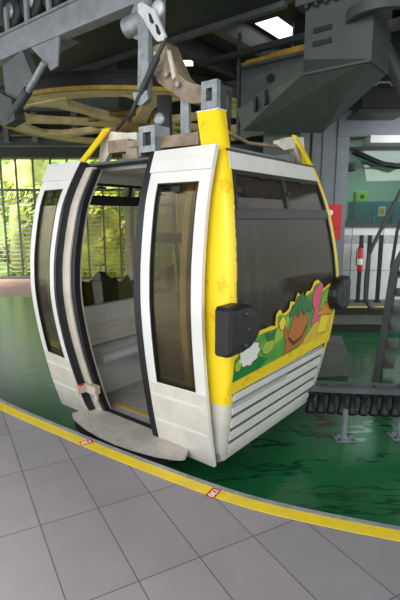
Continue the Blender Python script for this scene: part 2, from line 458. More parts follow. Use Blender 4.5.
TL = [(-9.9, 19.2, .5, 1.2, 2.0, 'leafc', 'pale green tree beyond the far left end of the fence, at the photo edge'),
      (-7.0, 19.2, .7, 1.2, 2.1, 'leafc', 'pale green tree behind the fence left of the cabin'),
      (-4.1, 19.2, .6, 1.2, 2.0, 'leafa', 'yellow green tree beyond the fence, left in the open doorway'),
      (-1.2, 19.2, .6, 1.2, 2.0, 'leafa', 'yellow green tree beyond the fence, right of the beige column in the doorway'),
      (-8.75, 24.4, 3.0, 1.8, 2.7, 'leafc', 'taller pale tree further back, left of the cabin'),
      (-4.4, 24.4, 2.8, 1.8, 2.7, 'leafb', 'taller mid green tree further back, rising in the left of the doorway'),
      (-.3, 24.4, 2.8, 1.8, 2.7, 'leafb', 'taller mid green tree further back, behind the beige column'),
      (-12.8, 24.4, 3.0, 1.8, 2.7, 'leafc', 'taller pale tree further back, cut by the left photo edge')]
for i, a in enumerate(TL): tree(*a, seed=i+3)

# ------------------------------------------------------------------ right: far platform, wall, control room
structure(MB().box(1.7, 12, 8.2, 12.9, -.45, 0).build('floor_far', M['concrete']))
structure(MB().box(1.72, 12, 8.14, 8.24, -.13, .0).build('trim_30', M['black']))
structure(MB().box(1.72, 12, 8.10, 8.2, -.45, -.33).build('trim_32', M['black']))
tag(MB().box(1.72, 12, 8.13, 8.24, 0, .006).build('yellow_line', M['line']), 'thin yellow edge line on the far platform behind the stair', 'floor line')
w = MB()
w.box(2.75, 9, 9, 9.15, 0, 1.12); w.box(2.75, 9, 9.0, 9.15, 1.29, 1.46)
structure(w.build('wall_right', M['wallwhite']))
structure(MB().box(2.75, 9, 8.995, 9.15, 1.12, 1.29).build('trim_31', M['marble']))
g = MB()
for x in (3.0, 3.62, 4.24, 4.86): g.box(x-.006, x+.006, 8.992, 9.0, 0, 1.46)
g.box(2.75, 9, 8.992, 9.0, .585, .595)
structure(g.build('trim_33', M['bluegrey']))
structure(MB().box(2.75, 9, 8.96, 9.2, 1.44, 1.5).build('trim_34', M['darksteel']))
wi = structure(MB().box(2.8, 9, 9.06, 9.08, 1.5, 2.93).build('window_1', M['roomglass']))
f = MB().box(2.75, 2.82, 9.02, 9.14, 1.5, 2.93); f.box(2.75, 9, 9.02, 9.14, 2.9, 2.96); f.box(4.12, 4.15, 9.03, 9.13, 1.5, 2.93)
f.build('window_frame', M['black'], wi)
structure(MB().box(2.6, 9, 12.6, 12.8, 0, 3.2).build('wall_room_back', M['roomwall']))
structure(MB().box(2.6, 2.75, 9.1, 12.6, 0, 3.2).build('wall_room_left', M['roomwall']))
structure(MB().box(2.6, 9, 9.0, 12.8, 3.1, 3.2).build('ceiling_room', M['soffit']))
# soffit and beam above the window
structure(MB().box(3.1, 9, 8.6, 9.05, 2.97, 3.1).build('trim_35', M['soffit']))
structure(MB().box(2.55, 9, 8.75, 9.1, 3.1, 3.56).build('trim_36', M['beamgrey']))
structure(MB().box(2.55, 9, 8.7, 9.12, 3.56, 3.6).build('trim_37', M['darksteel']))
structure(MB().box(2.1, 9, 11.0, 11.2, 3.56, 6).build('wall_upper', M['soot']))
# blue-grey flanged column
c = MB(); c.box(2.1, 2.78, 8.78, 8.84, 0, 4.2); c.box(2.1, 2.78, 9.1, 9.16, 0, 4.2); c.box(2.38, 2.5, 8.84, 9.1, 0, 4.2)
c.box(2.28, 2.30, 8.76, 8.78, 0, 4.2); c.box(2.55, 2.57, 8.76, 8.78, 0, 4.2)
structure(c.build('trim_38', M['bluegrey']))
t = empty('red_sign', (2.53, 8.72, 1.2), 0, 'red sign board on the blue grey column beside the window', 'sign')
lr = lambda x, y, z: (x-2.53, y-8.72, z-1.2)
MB().bbox(2.38, 2.68, 8.70, 8.74, 1.43, 1.87, .008, lr).build('sign_board', M['redsign'], t)
m = MB().lathe([(.055, 0), (.055, .006)], (0, 0, 0), 20, 'y', lambda x, y, z: (2.46+x-2.53, 8.692-8.72+y, 1.72-1.2+z)); m.build('white_disc', M['tagwhite'], t)
MB().bbox(2.52, 2.68, 8.70, 8.74, 1.22, 1.42, .008, lr).build('lower_board', M['redsign'], t)
# black posts before the wall, extinguisher
for i, (x, lab) in enumerate([(3.09, 'black wall post behind the fire extinguisher'), (3.25, 'black wall post right of the extinguisher, in the middle of the three'), (3.47, 'black wall post nearest the stair handrail')]):
    t = empty('wall_post', (x, 8.72, 0), 0, lab, 'post', 'black posts before the panelled wall')
    MB().bbox(-.032, .032, -.032, .032, .02, 1.3, .006).build('upright', M['black'], t)
    MB().bbox(-.06, .06, -.06, .06, 0, .02, .004).build('base_plate', M['black'], t)
t = empty('fire_extinguisher', (3.06, 8.637, .62), 0, 'small red and white fire extinguisher hanging on a black post', 'extinguisher')
MB().lathe([(.0, 0), (.045, .0), (.05, .03), (.05, .36), (.03, .42), (.018, .44)], (0, 0, 0), 16).build('cylinder', M['extred'], t)
MB().lathe([(.052, .12), (.052, .24)], (0, 0, 0), 16).build('paper_label', M['tagwhite'], t)
m = MB().bbox(-.02, .05, -.012, .012, .44, .5, .005); m.tube([(-.02, 0, .47), (-.07, 0, .4), (-.075, 0, .1)], .01, 8); m.build('valve_and_hose', M['black'], t)
# control room things
def cabinet(x, w_, h, lab):
    t = empty('cabinet', (x, 11.3, 0), 0, lab, 'cabinet', 'teal cabinets in the control room')
    MB().bbox(0, w_, 0, .5, 0, h, .012).build('cabinet_body', M['teal'], t)
    for s in (0, 1):
        d = MB().bbox(.02+s*(w_/2-.01), w_/2-.01+s*(w_/2-.01), -.02, 0, .06, h-.05, .006).build('door', M['teal'], t)
        MB().bbox(w_/2-.06+s*.1, w_/2-.045+s*.1, -.04, -.02, h-.5, h-.36, .003).build('handle', M['galv'], d)
cabinet(3.78, .9, 2.02, 'teal cabinet with the lime box on top, behind the glass'); cabinet(4.72, .9, 2.02, 'teal cabinet behind the stair handrail, with a paper notice')
t = empty('lime_box', (3.86, 11.45, 2.02), 0, 'bright lime green box on top of the teal cabinet', 'box')
MB().bbox(0, .3, 0, .25, 0, .24, .015).build('box_body', M['lime'], t); MB().lathe([(.05, 0), (.05, .008)], (.15, -.008, .12), 16, 'y').build('dark_dial', M['black'], t)
t = empty('notice', (4.36, 11.26, 1.66), 0, 'cream paper notice taped to the teal cabinet', 'notice')
m = MB(); m.prism([(0, 0), (.17, .01), (.175, .24), (.005, .23)], 0, .006, lambda a, b, c: (a, c, b)); m.build('paper', M['paper'], t)
m = MB(); m.box(.03, .14, -.004, 0, .05, .19); m.build('printed_block', M['st_orange'], t)
t = empty('desk', (2.9, 10.3, 0), 0, 'grey control desk just inside the control room window', 'desk')
MB().bbox(0, 3.4, 0, .7, 1.36, 1.42, .01).build('desk_top', M['galv'], t)
for x in (.05, 3.3): MB().box(x, x+.05, .05, .65, 0, 1.36).build('leg', M['darksteel'], t)
t = empty('monitor', (3.5, 10.55, 1.42), 0, 'low grey monitor on the control desk behind the glass', 'monitor')
MB().bbox(-.3, .3, -.02, .03, .03, .16, .01).build('screen', M['beamgrey'], t); MB().bbox(-.1, .1, -.05, .07, 0, .03, .005).build('stand', M['black'], t)
# dark folding arm + security camera in front of the glass
t = empty('folding_arm', (2.9, 8.8, 2.62), 0, 'dark folding arm reaching across the top of the control room window', 'arm')
m = MB(); m.tube([(0.02, .2, .25), (.55, .05, .0), (.86, -.05, -.06)], .05, 8); m.tube([(.86, -.05, -.06), (1.4, -.2, .14), (2.0, -.3, .28)], .05, 8); m.build('arm_tube', M['black'], t)
m = MB(); m.tube([(.15, .05, .02), (.4, .03, -.03), (.62, 0, -.02)], .016, 8); m.build('cable', M['black'], t)
t = empty('security_camera', (2.86, 8.9, 2.56), 0, 'small dark security camera at the top left window corner', 'camera')
MB().bbox(-.07, .07, -.12, .135, -.06, .07, .015).build('housing', M['black'], t); MB().lathe([(.03, 0), (.035, .012)], (0, -.132, 0), 14, 'y').build('lens', M['roomglass'], t)

# steep stair on the right
t = empty('steel_stair', (2.2, 5.5, -.45), 0, 'steep dark grey steel stair with tube handrails at the right edge', 'stair')
WD = Vector((.27, .55, 0))   # width direction
side = [(0, 0), (.085, 0), (.21, 1.44), (.60, 2.25), (.50, 2.25), (.125, 1.47)]
for k_ in (0, 1):
    o = WD*k_
    m = MB(); m.prism(side, -.02, .02, lambda a, b, c, o=o: (a+o.x+c*.3, o.y+c, b+o.z)); m.build('stringer', M['stair'], t)
for i in range(9):
    z = .17+i*.235
    x = .04+z*.087 if z < 1.45 else .165+(z-1.45)*.48
    q = lambda a, b, c, x=x, z=z: (x+a+WD.x*b, WD.y*b+.02, z+c)
    MB().box(-.03, .22, 0.02, .98, 0, .028, q).build('tread', M['stair'], t)
def rail(o, pts): 
    m = MB(); m.tube([(a+o.x, o.y, b) for a, b in pts], .022, 10); return m
r1 = [(.02, .95), (-.10, .98), (-.16, 1.1), (-.165, 1.35), (-.15, 1.62), (-.10, 1.76), (.14, 2.3), (.36, 2.8), (.55, 3.2)]
rail(WD*.0, r1).build('handrail', M['stair'], t)
rail(WD, [(.10, 1.4), (.14, 1.9), (.2, 2.1), (.40, 2.5), (.75, 3.2)]).build('handrail', M['stair'], t)
# concrete plinth
t = empty('mast_plinth', (1.65, 5.75, -.45), 0, 'grey concrete plinth behind the cabin, left of the stair', 'plinth')
m = MB(); m.hull([(x, y, z) for (x, y, z) in [(-.55, -.12, 0), (.33, .0, 0), (-.55, .9, 0), (.5, .9, 0), (-.53, -.1, .33), (.31, .02, .31), (-.53, .9, .36), (.5, .9, .31)]])
m.build('plinth_block', M['concrete'], t)
MB().bbox(-.35, .05, .2, .55, .34, .38, .004).build('anchor_plate', M['darksteel'], t)

# ------------------------------------------------------------------ tyre guide rail (arc on the floor of the track)
RCX, RCY = 2.35, 12.03
t = empty('tyre_guide_rail', (RCX, RCY, -.45), 0, 'curved rail with slotted top and rows of black rubber rollers on feet', 'guide rail')
RR = 8.0
def pol(r, a, z): return (r*math.cos(a), r*math.sin(a), z)
def ringseg(m, r0, r1, a0, a1, z0, z1, n):
    for i in range(n):
        b0, b1 = a0+(a1-a0)*i/n, a0+(a1-a0)*(i+1)/n
        m.add([pol(r0, b0, z0), pol(r1, b0, z0), pol(r1, b1, z0), pol(r0, b1, z0), pol(r0, b0, z1), pol(r1, b0, z1), pol(r1, b1, z1), pol(r0, b1, z1)],
              [(0, 3, 2, 1), (4, 5, 6, 7), (0, 1, 5, 4), (2, 3, 7, 6), (1, 2, 6, 5), (0, 4, 7, 3)])
ra0, ra1 = math.radians(260.4), math.radians(275)
m = MB(); ringseg(m, RR-.11, RR-.075, ra0, ra1, .46, .50, 50); ringseg(m, RR+.035, RR+.085, ra0, ra1, .455, .50, 50)
na = 9
for i in range(na+1):
    a = ra0+(ra1-ra0)*i/na; ringseg(m, RR-.08, RR+.04, a-.003, a+.003, .462, .498, 1)
m.build('top_plate', M['midsteel'], t)
m = MB(); ringseg(m, RR-.02, RR+.0, ra0, ra1, .27, .46, 50); m.build('back_plate', M['midsteel'], t)
nr = 21
for i in range(nr):
    a = ra0+(ra1-ra0)*(i+.5)/nr; x, y, _ = pol(RR+.05, a, 0)
    MB().lathe([(.02, .235), (.046, .24), (.046, .272), (.033, .29), (.028, .35), (.033, .41), (.046, .428), (.046, .452)], (x, y, 0), 14).build('roller', M['rub'], t)
for a in (math.radians(263), math.radians(266.9), math.radians(272)):
    x, y, _ = pol(RR+.0, a, 0)
    if abs(math.degrees(a)-263) < 1: x, y = 1.37-RCX, 4.0-RCY
    p = MB(); p.bbox(x-.09, x+.09, y-.08, y+.08, 0, .014, .003); p.tube([(x, y, .01), (x, y, .30)], .026, 12)
    p = p.build('foot', M['galv'], t)
    for dx in (-.065, .065):
        for dy in (-.055, .055): MB().lathe([(.011, .012), (.011, .028)], (x+dx, y+dy, 0), 8).build('bolt', M['darksteel'], p)

# ================================================================== OVERHEAD STEEL
# launch beam + tyres
t = empty('launch_beam', st(2.0, .75, 3.5), 0, 'pale grey steel beam crossing the top left corner above the cabin', 'beam')
def parented(mb, name, m_, t, **k):
    o = mb.build(name, m_, t); L = t.location; o.data.transform(Matrix.Translation(-Vector(L))); 
    return o
BV = .72
parented(MB().bbox(.75, 6.5, BV, BV+.14, 3.50, 3.74, .008, lambda u, v, z: st(u, v, z)), 'beam_web', M['steel'], t)
parented(stbox(.75, 6.5, BV-.02, BV+.2, 3.74, 3.765), 'top_flange', M['galv'], t)
for u in (3.15, 1.75):
    g = MB(); g.prism([(0, 0), (.55, 0), (.05, -.33)], -.012, .012, lambda a, b, c, u=u: st(u+c, BV+.14+a, 3.74+b))
    parented(g, 'gusset', M['steel'], t)
for i, u in enumerate((2.3, 2.72, 3.14, 3.56)):
    w_ = empty('drive_tyre', st(u, BV+.07, 3.98), ROTZ, ['black drive tyre on the pale beam nearest the cabin hanger', 'second black drive tyre from the hanger on the pale beam', 'third black drive tyre from the hanger on the pale beam', 'last black drive tyre at the far left on the pale beam'][i], 'tyre', 'drive tyres on the pale beam')
    MB().lathe([(.09, -.05), (.17, -.055), (.2, -.03), (.2, .03), (.17, .055), (.09, .05)], (0, 0, 0), 24, 'x').build('tyre', M['rub'], w_)
    MB().lathe([(.03, -.06), (.09, -.05), (.09, .05), (.03, .06)], (0, 0, 0), 18, 'x').build('rim', M['galv'], w_)
    MB().bbox(-.1, -.065, -.03, .03, -.22, .03, .005).build('fork', M['steel'], w_)
# wide deck girder behind
o = stbox(.95, 7.2, BV+.20, 2.60, 4.0, 4.7).build('deck_girder', M['darksteel']); tag(o, 'wide dark grey girder spanning the top above and behind the pale beam', 'girder')
for (u0, u1, v) in ((.3, 7.2, 2.30), (.3, 7.2, 1.7), (.3, 7.2, 1.2)):
    pass
lip = stbox(.95, 7.2, 2.52, 2.60, 3.94, 4.0); lip2 = stbox(.95, 7.2, 1.55, 1.63, 3.95, 4.0)
lip.add(lip2.v, lip2.f); lip.build('bottom_lip', M['midsteel'], o)

# bracket with hydraulic cylinder below the beam on the left
def uz(poly, v0, v1): 
    m = MB(); m.prism(poly, v0, v1, lambda a, b, c: st(a, c, b)); return m
parented(uz([(3.15, 3.5), (2.62, 3.5), (2.68, 3.22), (2.8, 3.2), (2.9, 3.3)], .74, .76), 'bracket_plate', M['steel'], t)
parented(uz([(3.75, 3.42), (3.3, 3.5), (3.12, 3.2), (3.4, 3.0), (3.72, 3.05)], .72, .82), 'bracket_plate', M['midsteel'], t)
parented(MB().tube([st(2.85, .70, 3.28), st(3.3, .70, 2.98)], .035, 12), 'cylinder', M['galv'], t)
parented(MB().tube([st(3.2, .70, 3.05), st(3.62, .70, 2.80)], .055, 12), 'cylinder_body', M['darksteel'], t)
parented(uz([(3.78, 3.12), (3.5, 3.0), (3.45, 2.76), (3.7, 2.72), (3.85, 2.8)], .66, .8), 'end_block', M['darksteel'], t)

# bullwheel
BW = (-1.16, 8.72)
t = empty('bullwheel', (BW[0], BW[1], 3.40), 0, 'large ochre bullwheel lying flat above and behind the cabin', 'wheel')
RB = 2.4
m = MB(); m.lathe([(RB-.35, -.06), (RB-.33, -.10), (RB-.02, -.10), (RB, -.07), (RB, .12), (RB-.03, .16), (RB-.3, .16)], (0, 0, 0), 72)
n = 72
def annulus(r0, r1, z0, z1, n=72):
    m = MB(); vs = []; fs = []
    for r, z in ((r0, z0), (r1, z0), (r1, z1), (r0, z1)):
        vs += [(r*math.cos(2*PI*k/n), r*math.sin(2*PI*k/n), z) for k in range(n)]
    for q in range(4):
        for k in range(n): fs.append((q*n+k, q*n+(k+1) % n, ((q+1) % 4)*n+(k+1) % n, ((q+1) % 4)*n+k))
    return m.add(vs, fs)
annulus(RB-.38, RB-.02, -.12, -.06).build('rim', M['wheelpale'], t)
annulus(RB-.06, RB+.02, -.07, .08).build('rubber_liner', M['rub'], t)
annulus(RB-.1, RB+.04, .08, .11).build('upper_flange', M['rub'], t)
annulus(RB-.02, RB+.05, -.13, -.08).build('lower_flange', M['yellowsteel'], t)
for i in range(8):
    a = 2*PI*i/8+.25; ca, sa = math.cos(a), math.sin(a)
    m = MB(); m.prism([(.3, -.13), (RB*.55, -.085), (RB-.62, -.13), (RB-.3, -.42), (RB-.3, .42), (RB-.62, .13), (RB*.55, .085), (.3, .13)], -.14, -.04, lambda x, y, z: (x*ca-y*sa, x*sa+y*ca, z))
    m.build('spoke', M['wheelpale'], t)
MB().lathe([(.18, -.32), (.36, -.3), (.42, -.15), (.42, .1), (.2, .12)], (0, 0, 0), 32).build('hub', M['wheel'], t)
annulus(.72, .86, -.11, -.05, 48).build('inner_ring', M['wheel'], t)
o = MB().bbox(BW[0]-.28, BW[0]+.28, BW[1]-.28, BW[1]+.28, 3.53, 5.3, .02).build('bullwheel_shaft_housing', M['darksteel']); tag(o, 'dark square shaft housing above the bullwheel hub', 'housing')

# mast: head, knee and column
HB = [(st(u, v, z)) for u in (.475, -.2) for v in (2.1, 2.62) for z in (3.02,)]
t = empty('steel_mast', st(.5, 3.3, -.45), 0, 'huge dark grey mast with an angled knee at the top right', 'mast')
hd = MB(); hd.hull([st(u, v, z) for u in (.475, -.2) for v in (2.1, 2.62) for z in (3.04, 4.3)])
hd = parented(hd, 'mast_head', M['mast'], t)
m = MB(); m.hull([st(u, v, 3.06) for u in (.475, -.2) for v in (2.1, 2.62)] + [st(.475, 2.1, 3.19), st(.475, 2.62, 3.19), st(1.545, 2.5, 2.925), st(1.5, 2.55, 2.68), st(.558, 2.8, 2.585),
     st(1.5, 3.1, 2.86), st(.80, 3.1, 2.74)])
parented(m, 'mast_knee', M['greengrey'], t)
m = MB(); m.hull([st(u, v, z) for u in (1.35, .84) for v in (2.82, 3.08) for z in (-.1, 2.72)]); parented(m, 'mast_column', M['greengrey'], t)
parented(stbox(.55, -.28, 2.02, 2.7, 3.66, 3.72), 'flange', M['mast'], t)
for i in range(7):
    u = .45-i*.1; b = MB().lathe([(.022, 0), (.022, .03)], (0, 0, 0), 8, 'z', lambda x, y, z, u=u: st(u+x, 2.06+y, 3.63+z))
    parented(b, 'bolt', M['darksteel'], t)
for z in (3.28, 3.40):
    parented(stbox(.38, .19, 2.085, 2.1, z, z+.045), 'slot', M['black'], t)
for (u, v, z) in ((1.17, 2.33, 2.93), (1.0, 2.27, 2.97)):
    parented(uz([(u, z-.09), (u+.03, z-.1), (u+.03, z+.05), (u, z+.06)], v, v+.05), 'slot', M['black'], t)
# collar ring on the right of the head
m = annulus(.26, .32, -.05, .05, 40); o = m.build('collar_ring', M['mast'], t); o.location = Vector(st(-.22, 2.25, 3.46))-t.location
parented(MB().tube([st(.4, 2.08, 3.85), st(-.3, 2.08, 3.85)], .05, 10), 'head_pipe', M['mast'], t)
o = MB().tube([(1.95, 5.5, 3.68), (2.55, 5.5, 2.75)], .085, 14).build('brace_tube', M['midsteel']); tag(o, 'slanted grey round brace tube right of the mast head', 'brace')
t = empty('motor_housing', (2.95, 8.0, 3.3), 0, 'black boxy housing above the beam at the right edge', 'housing')
MB().bbox(-.33, .38, -.2, .3, .06, .42, .03).build('housing_body', M['black'], t); MB().bbox(-.38, .43, -.25, .35, 0, .06, .01).build('base_frame', M['darksteel'], t)
m = MB(); m.tube([(-.1, -.1, .42), (-.05, -.1, .5), (.15, -.1, .5), (.2, -.1, .42)], .02, 8); m.build('lifting_handle', M['galv'], t)
# machinery behind the mast top right
t = empty('tension_carriage', st(-1.2, 3.2, 3.4), 0, 'dark round ended steel carriage at the top right behind the mast', 'carriage')
parented(uz([(-.4, 3.3), (-.9, 3.05), (-1.8, 3.0), (-2.4, 3.2), (-2.4, 4.2), (-.4, 4.2)], 3.1, 3.5), 'side_plate', M['mast'], t)
parented(MB().tube([st(-.85, 3.0, 3.3), st(-.85, 3.6, 3.3)], .3, 24), 'pulley', M['darksteel'], t)

# cross girder with hole behind the cabin, dark rail and yellow rail above it
t = empty('cross_girder', st(1.5, 3.2, 3.0), 0, 'grey plate girder with a round hole, behind the cabin hanger', 'girder')
pl = parented(stbox(.9, 2.0, 3.22, 3.30, 2.75, 3.62), 'girder_web', M['midsteel'], t)
parented(stbox(.9, 2.0, 3.14, 3.38, 3.62, 3.66), 'top_flange', M['midsteel'], t)
parented(MB().lathe([(.06, -.012), (.06, .0)], (0, 0, 0), 20, 'y', lambda x, y, z: st(1.5+x, 3.22+y, 3.44+z)), 'round_hole', M['black'], t)
o = stbox(.6, 2.3, 2.70, 2.78, 3.62, 3.685).build('dark_rail', M['black']); tag(o, 'thin black rail running above the plate girder', 'rail')
ys = MB(); 
for (a, b, z0, z1) in ((.9, 1.5, 3.67, 3.75), (1.5, 1.9, 3.67, 3.73), (1.9, 2.0, 3.67, 3.71)):
    q = stbox(a, b+.001, 3.2, 3.3, z0, z1); ys.add(q.v, q.f)
o = ys.build('yellow_guide', M['yellowsteel']); tag(o, 'stepped yellow guide strip above the plate girder', 'guide')
o = stbox(1.75, 1.79, 2.85, 2.89, 2.7, 3.95).build('hanger_rod', M['darksteel']); tag(o, 'thin dark vertical rod beside the mast knee', 'rod')

# left overhead frames, far
t = empty('overhead_frame', (-5, 13, 3.5), 0, 'grey overhead steel frame of beams and struts, far left', 'frame')
for (z0, z1, y) in ((4.35, 4.7, 12.2), (3.55, 3.75, 12.8), (3.9, 4.0, 13.2)):
    parented(MB().bbox(-10, -1.2, y, y+.25, z0, z1, .01), 'beam', M['midsteel'] if z0 > 4.2 else M['darksteel'], t)
for x in (-6.1, -5.1, -4.35, -3.3, -2.2):
    parented(MB().bbox(x-.07, x+.07, 12.45, 12.6, 3.6, 4.5, .008), 'strut', M['midsteel'], t)
for x in (-5.7, -4.6): parented(MB().tube([(x, 12.4, 4.4), (x+.5, 12.4, 3.7)], .03, 8), 'brace', M['midsteel'], t)
o = MB().tube([(-1.05, 5.5, 2.65), (-1.08, 5.5, 2.35), (-.98, 5.45, 2.1)], .012, 6).build('loose_cable', M['galv']); tag(o, 'thin loose pale cable hanging left of the cabin roof bracket', 'cable')

# ================================================================== GONDOLA CABIN
ZB = -.12
G = empty('gondola_cabin', (P0.x, P0.y, ZB), ROTZ, 'white and yellow gondola cabin with open doors standing at the platform', 'gondola')
ZS = [-.12, 0, .2, .41, .6, .84, 1.05, 1.3, 1.5, 1.73, 1.9, 2.07, 2.3, 2.4]
SS = [0, .2, .42, .62, .78, .93, 1, .95, .82, .62, .33, 0, -.6, -.85]
def interp(x, xs, ys):
    if x <= xs[0]: return ys[0]
    for i in range(1, len(xs)):
        if x <= xs[i]: return ys[i-1]+(ys[i]-ys[i-1])*(x-xs[i-1])/(xs[i]-xs[i-1])
    return ys[-1]
def smooth_interp(x, xs, ys):
    h = .07; return (interp(x-h, xs, ys)+2*interp(x, xs, ys)+interp(x+h, xs, ys))/4
def S(z): return smooth_interp(z, ZS, SS)
BE = .18; UE = 1.55
FB = lambda u: interp(u, [0, .53, .9, 1.3, 1.8], [.15, .185, .25, .32, .25])
VHZ, VHV = [-.12, .45, 1.0, 1.5, 1.93, 2.07, 2.3, 2.4], [1.56, 1.65, 1.72, 1.6, 1.48, 1.43, 1.33, 1.29]
def VH(z): return smooth_interp(z, VHZ, VHV)
def VL(z, u=0): return .07-FB(u)*S(z)
def gp(v, u, z): return (v, u, z-ZB)
def F(u, z, d): return gp(VL(z, u)-d, u, z)
def B(u, z, d): return gp(VH(z)+d, u, z)
def ER(v, z, d): return gp(v, -BE*S(z)-d, z)
def EL(v, z, d): return gp(v, UE+BE*S(z)+d, z)
def lerp(a, b, t): return a+(b-a)*t
def ERt(t, z, d): return ER(lerp(VL(z), VH(z), t), z, d)
def ELt(t, z, d): return EL(lerp(VL(z, 1.8), VH(z), t), z, d)

def sheet(fn, a0, a1, z0, z1, d0, d1, nz=None, na=1, m=None, smooth=False):
    """closed curved slab; a0,a1 may be functions of z"""
    m = m or MB(); nz = nz or max(1, int(abs(z1-z0)/.07))
    fa = a0 if callable(a0) else (lambda z: a0); fb = a1 if callable(a1) else (lambda z: a1)
    idx = lambda i, j, k: (i*(na+1)+j)*2+k
    vs = []; fs = []
    for i in range(nz+1):
        z = z0+(z1-z0)*i/nz
        for j in range(na+1):
            a = lerp(fa(z), fb(z), j/na)
            vs += [fn(a, z, d0), fn(a, z, d1)]
    for i in range(nz):
        for j in range(na):
            for k in (0, 1): fs.append((idx(i, j, k), idx(i, j+1, k), idx(i+1, j+1, k), idx(i+1, j, k)))
        for j in (0, na): fs.append((idx(i, j, 0), idx(i, j, 1), idx(i+1, j, 1), idx(i+1, j, 0)))
    for i in (0, nz):
        for j in range(na): fs.append((idx(i, j, 0), idx(i, j+1, 0), idx(i, j+1, 1), idx(i, j, 1)))
    return m.add(vs, fs, smooth)

def frame(fn, a0, a1, z0, z1, w, wz, d0, d1, m=None):
    m = m or MB()
    fa = a0 if callable(a0) else (lambda z: a0); fb = a1 if callable(a1) else (lambda z: a1)
    sheet(fn, fa, lambda z: fa(z)+w, z0, z1, d0, d1, m=m); sheet(fn, lambda z: fb(z)-w, fb, z0, z1, d0, d1, m=m)
    sheet(fn, lambda z: fa(z)+w, lambda z: fb(z)-w, z0, z0+wz, d0, d1, m=m); sheet(fn, lambda z: fa(z)+w, lambda z: fb(z)-w, z1-wz, z1, d0, d1, m=m)
    return m

# ---- doors (parts) ------------------------------------------------
def door(fn, u0, u1, seal_side, lab):
    """u0<u1 of the white leaf; the seal sits on the opening side"""
    m = MB(); D0, D1 = .055, .085
    pz0, pz1 = .45, 1.85; pw = .085
    sheet(fn, u0, u0+pw, -.12, 2.07, D0, D1, m=m); sheet(fn, u1-pw, u1, -.12, 2.07, D0, D1, m=m)
    sheet(fn, u0+pw, u1-pw, -.12, pz0, D0, D1, m=m); sheet(fn, u0+pw, u1-pw, pz1, 2.07, D0, D1, m=m)
    d = m.build('door', M['white'], G); d['label'] = lab
    h = sheet(fn, u0-.004, u1+.004, 1.925, 2.075, D1, D1+.012); h.build('header_panel', M['white'], d)
    for z in (.335, .12): sheet(fn, u0+.02, u1-.02, z, z+.017, D1, D1+.009).build('press_ridge', M['white'], d)
    sheet(fn, u0+.004, u1-.004, -.115, .44, D1-.001, D1+.003).build('lower_skin', M['offwhite'], d)
    sheet(fn, u0+pw-.012, u1-pw+.012, pz0-.012, pz1+.012, D0+.012, D0+.018).build('window_pane', M['doorglass'], d)
    frame(fn, u0+pw, u1-pw, pz0, pz1, .009, .009, D0+.01, D1+.004).build('window_gasket', M['seal'], d)
    s0, s1 = (u0-.036, u0) if seal_side < 0 else (u1, u1+.052)
    sheet(fn, s0, s1, -.125, 2.06, D0-.02, D1+.008).build('door_seal', M['seal'], d)
    um = (u0+u1)/2
    sheet(fn, um-.035, um+.035, 1.79, 1.825, D1-.01, D1+.012).build('latch', M['black'], d)
    return d
door(F, -.005, .515, 1, 'right open door leaf, nearest the yellow post')
door(F, 1.352, 1.80, -1, 'left open door leaf')
door(B, .27, .77, 1, 'closed door leaf on the far side'); door(B, .83, 1.34, -1, 'closed door leaf on the far side')

# ---- fixed front walls behind the open leaves ----------------------
for a0, a1 in ((.19, .56), (1.20, 1.5)):
    m = MB()
    sheet(F, a0, a0+.05, -.1, 2.0, -.05, 0, m=m); sheet(F, a1-.05, a1, -.1, 2.0, -.05, 0, m=m)
    sheet(F, a0+.05, a1-.05, -.1, .45, -.05, 0, m=m); sheet(F, a0+.05, a1-.05, 1.86, 2.0, -.05, 0, m=m)
    w_ = m.build('side_wall', M['beige'], G)
    sheet(F, a0+.05, a1-.05, .45, 1.86, -.03, -.024).build('window_pane', M['clear'], w_)
    sheet(F, a0+.05, a1-.05, 1.45, 1.52, -.04, -.01).build('window_bar', M['blackframe'], w_)
sheet(F, 1.195, 1.235, -.1, 2.0, -.03, .02).build('jamb_seal', M['seal'], G)
sheet(F, .56, .60, -.1, 2.0, -.055, .01).build('jamb_seal', M['seal'], G)
sheet(F, 1.235, 1.36, -.1, 2.02, -.01, .035).build('jamb_strip', M['alum'], G)
for a0, a1 in ((.15, .36), (1.40, 1.5)):
    sheet(B, a0, a1, -.1, 2.0, 0, .05).build('side_wall', M['beige'], G)
o = MB(); sheet(F, .15, 1.75, 2.035, 2.055, -.03, .02, m=o); o.build('door_track', M['midsteel'], G)
o = MB(); sheet(B, .15, 1.45, 1.96, 2.05, -.02, .06, m=o); o.build('door_track', M['midsteel'], G)

# ---- corner posts ---------------------------------------------------
def post(corner, ztop, zbot, lenF, lenE, material, name='corner_post', th=.02, rad=.05):
    m = MB(); nz = 40; ring = None; vs = []; 
    su = 1 if corner[0] == 'r' else -1; sv = 1 if corner[1] == 'f' else -1
    for i in range(nz+1):
        z = zbot+(ztop-zbot)*i/nz
        u0 = -BE*S(z)-.004 if su > 0 else UE+BE*S(z)+.004
        v0 = (VL(z, 0 if su > 0 else 1.8)-.004) if sv > 0 else VH(z)+.004
        path = [(lenF(z), 0)]
        for k in range(7):
            a = PI/2*k/6
            path.append((rad-rad*math.sin(a), rad-rad*math.cos(a)))
        path.append((0, lenE(z)))
        inner = [(lenF(z), th)] + [(rad-(rad-th)*math.sin(PI/2*k/6), rad-(rad-th)*math.cos(PI/2*k/6)) for k in range(7)] + [(th, lenE(z))]
        for (du, dv) in path + inner[::-1]:
            vs.append(gp(v0+sv*dv, u0+su*du, z))
    n = 18; fs = []
    for i in range(nz):
        for k in range(n): fs.append((i*n+k, i*n+(k+1) % n, (i+1)*n+(k+1) % n, (i+1)*n+k))
    fs += [tuple(range(n)), tuple(range(nz*n, nz*n+n))]
    m.add(vs, fs); return m.build(name, material, G)
def lf(z): return .18 + max(0, BE*S(z))*.9
le = lambda z: .06 + .03*max(0, (z-1.9)/.4)
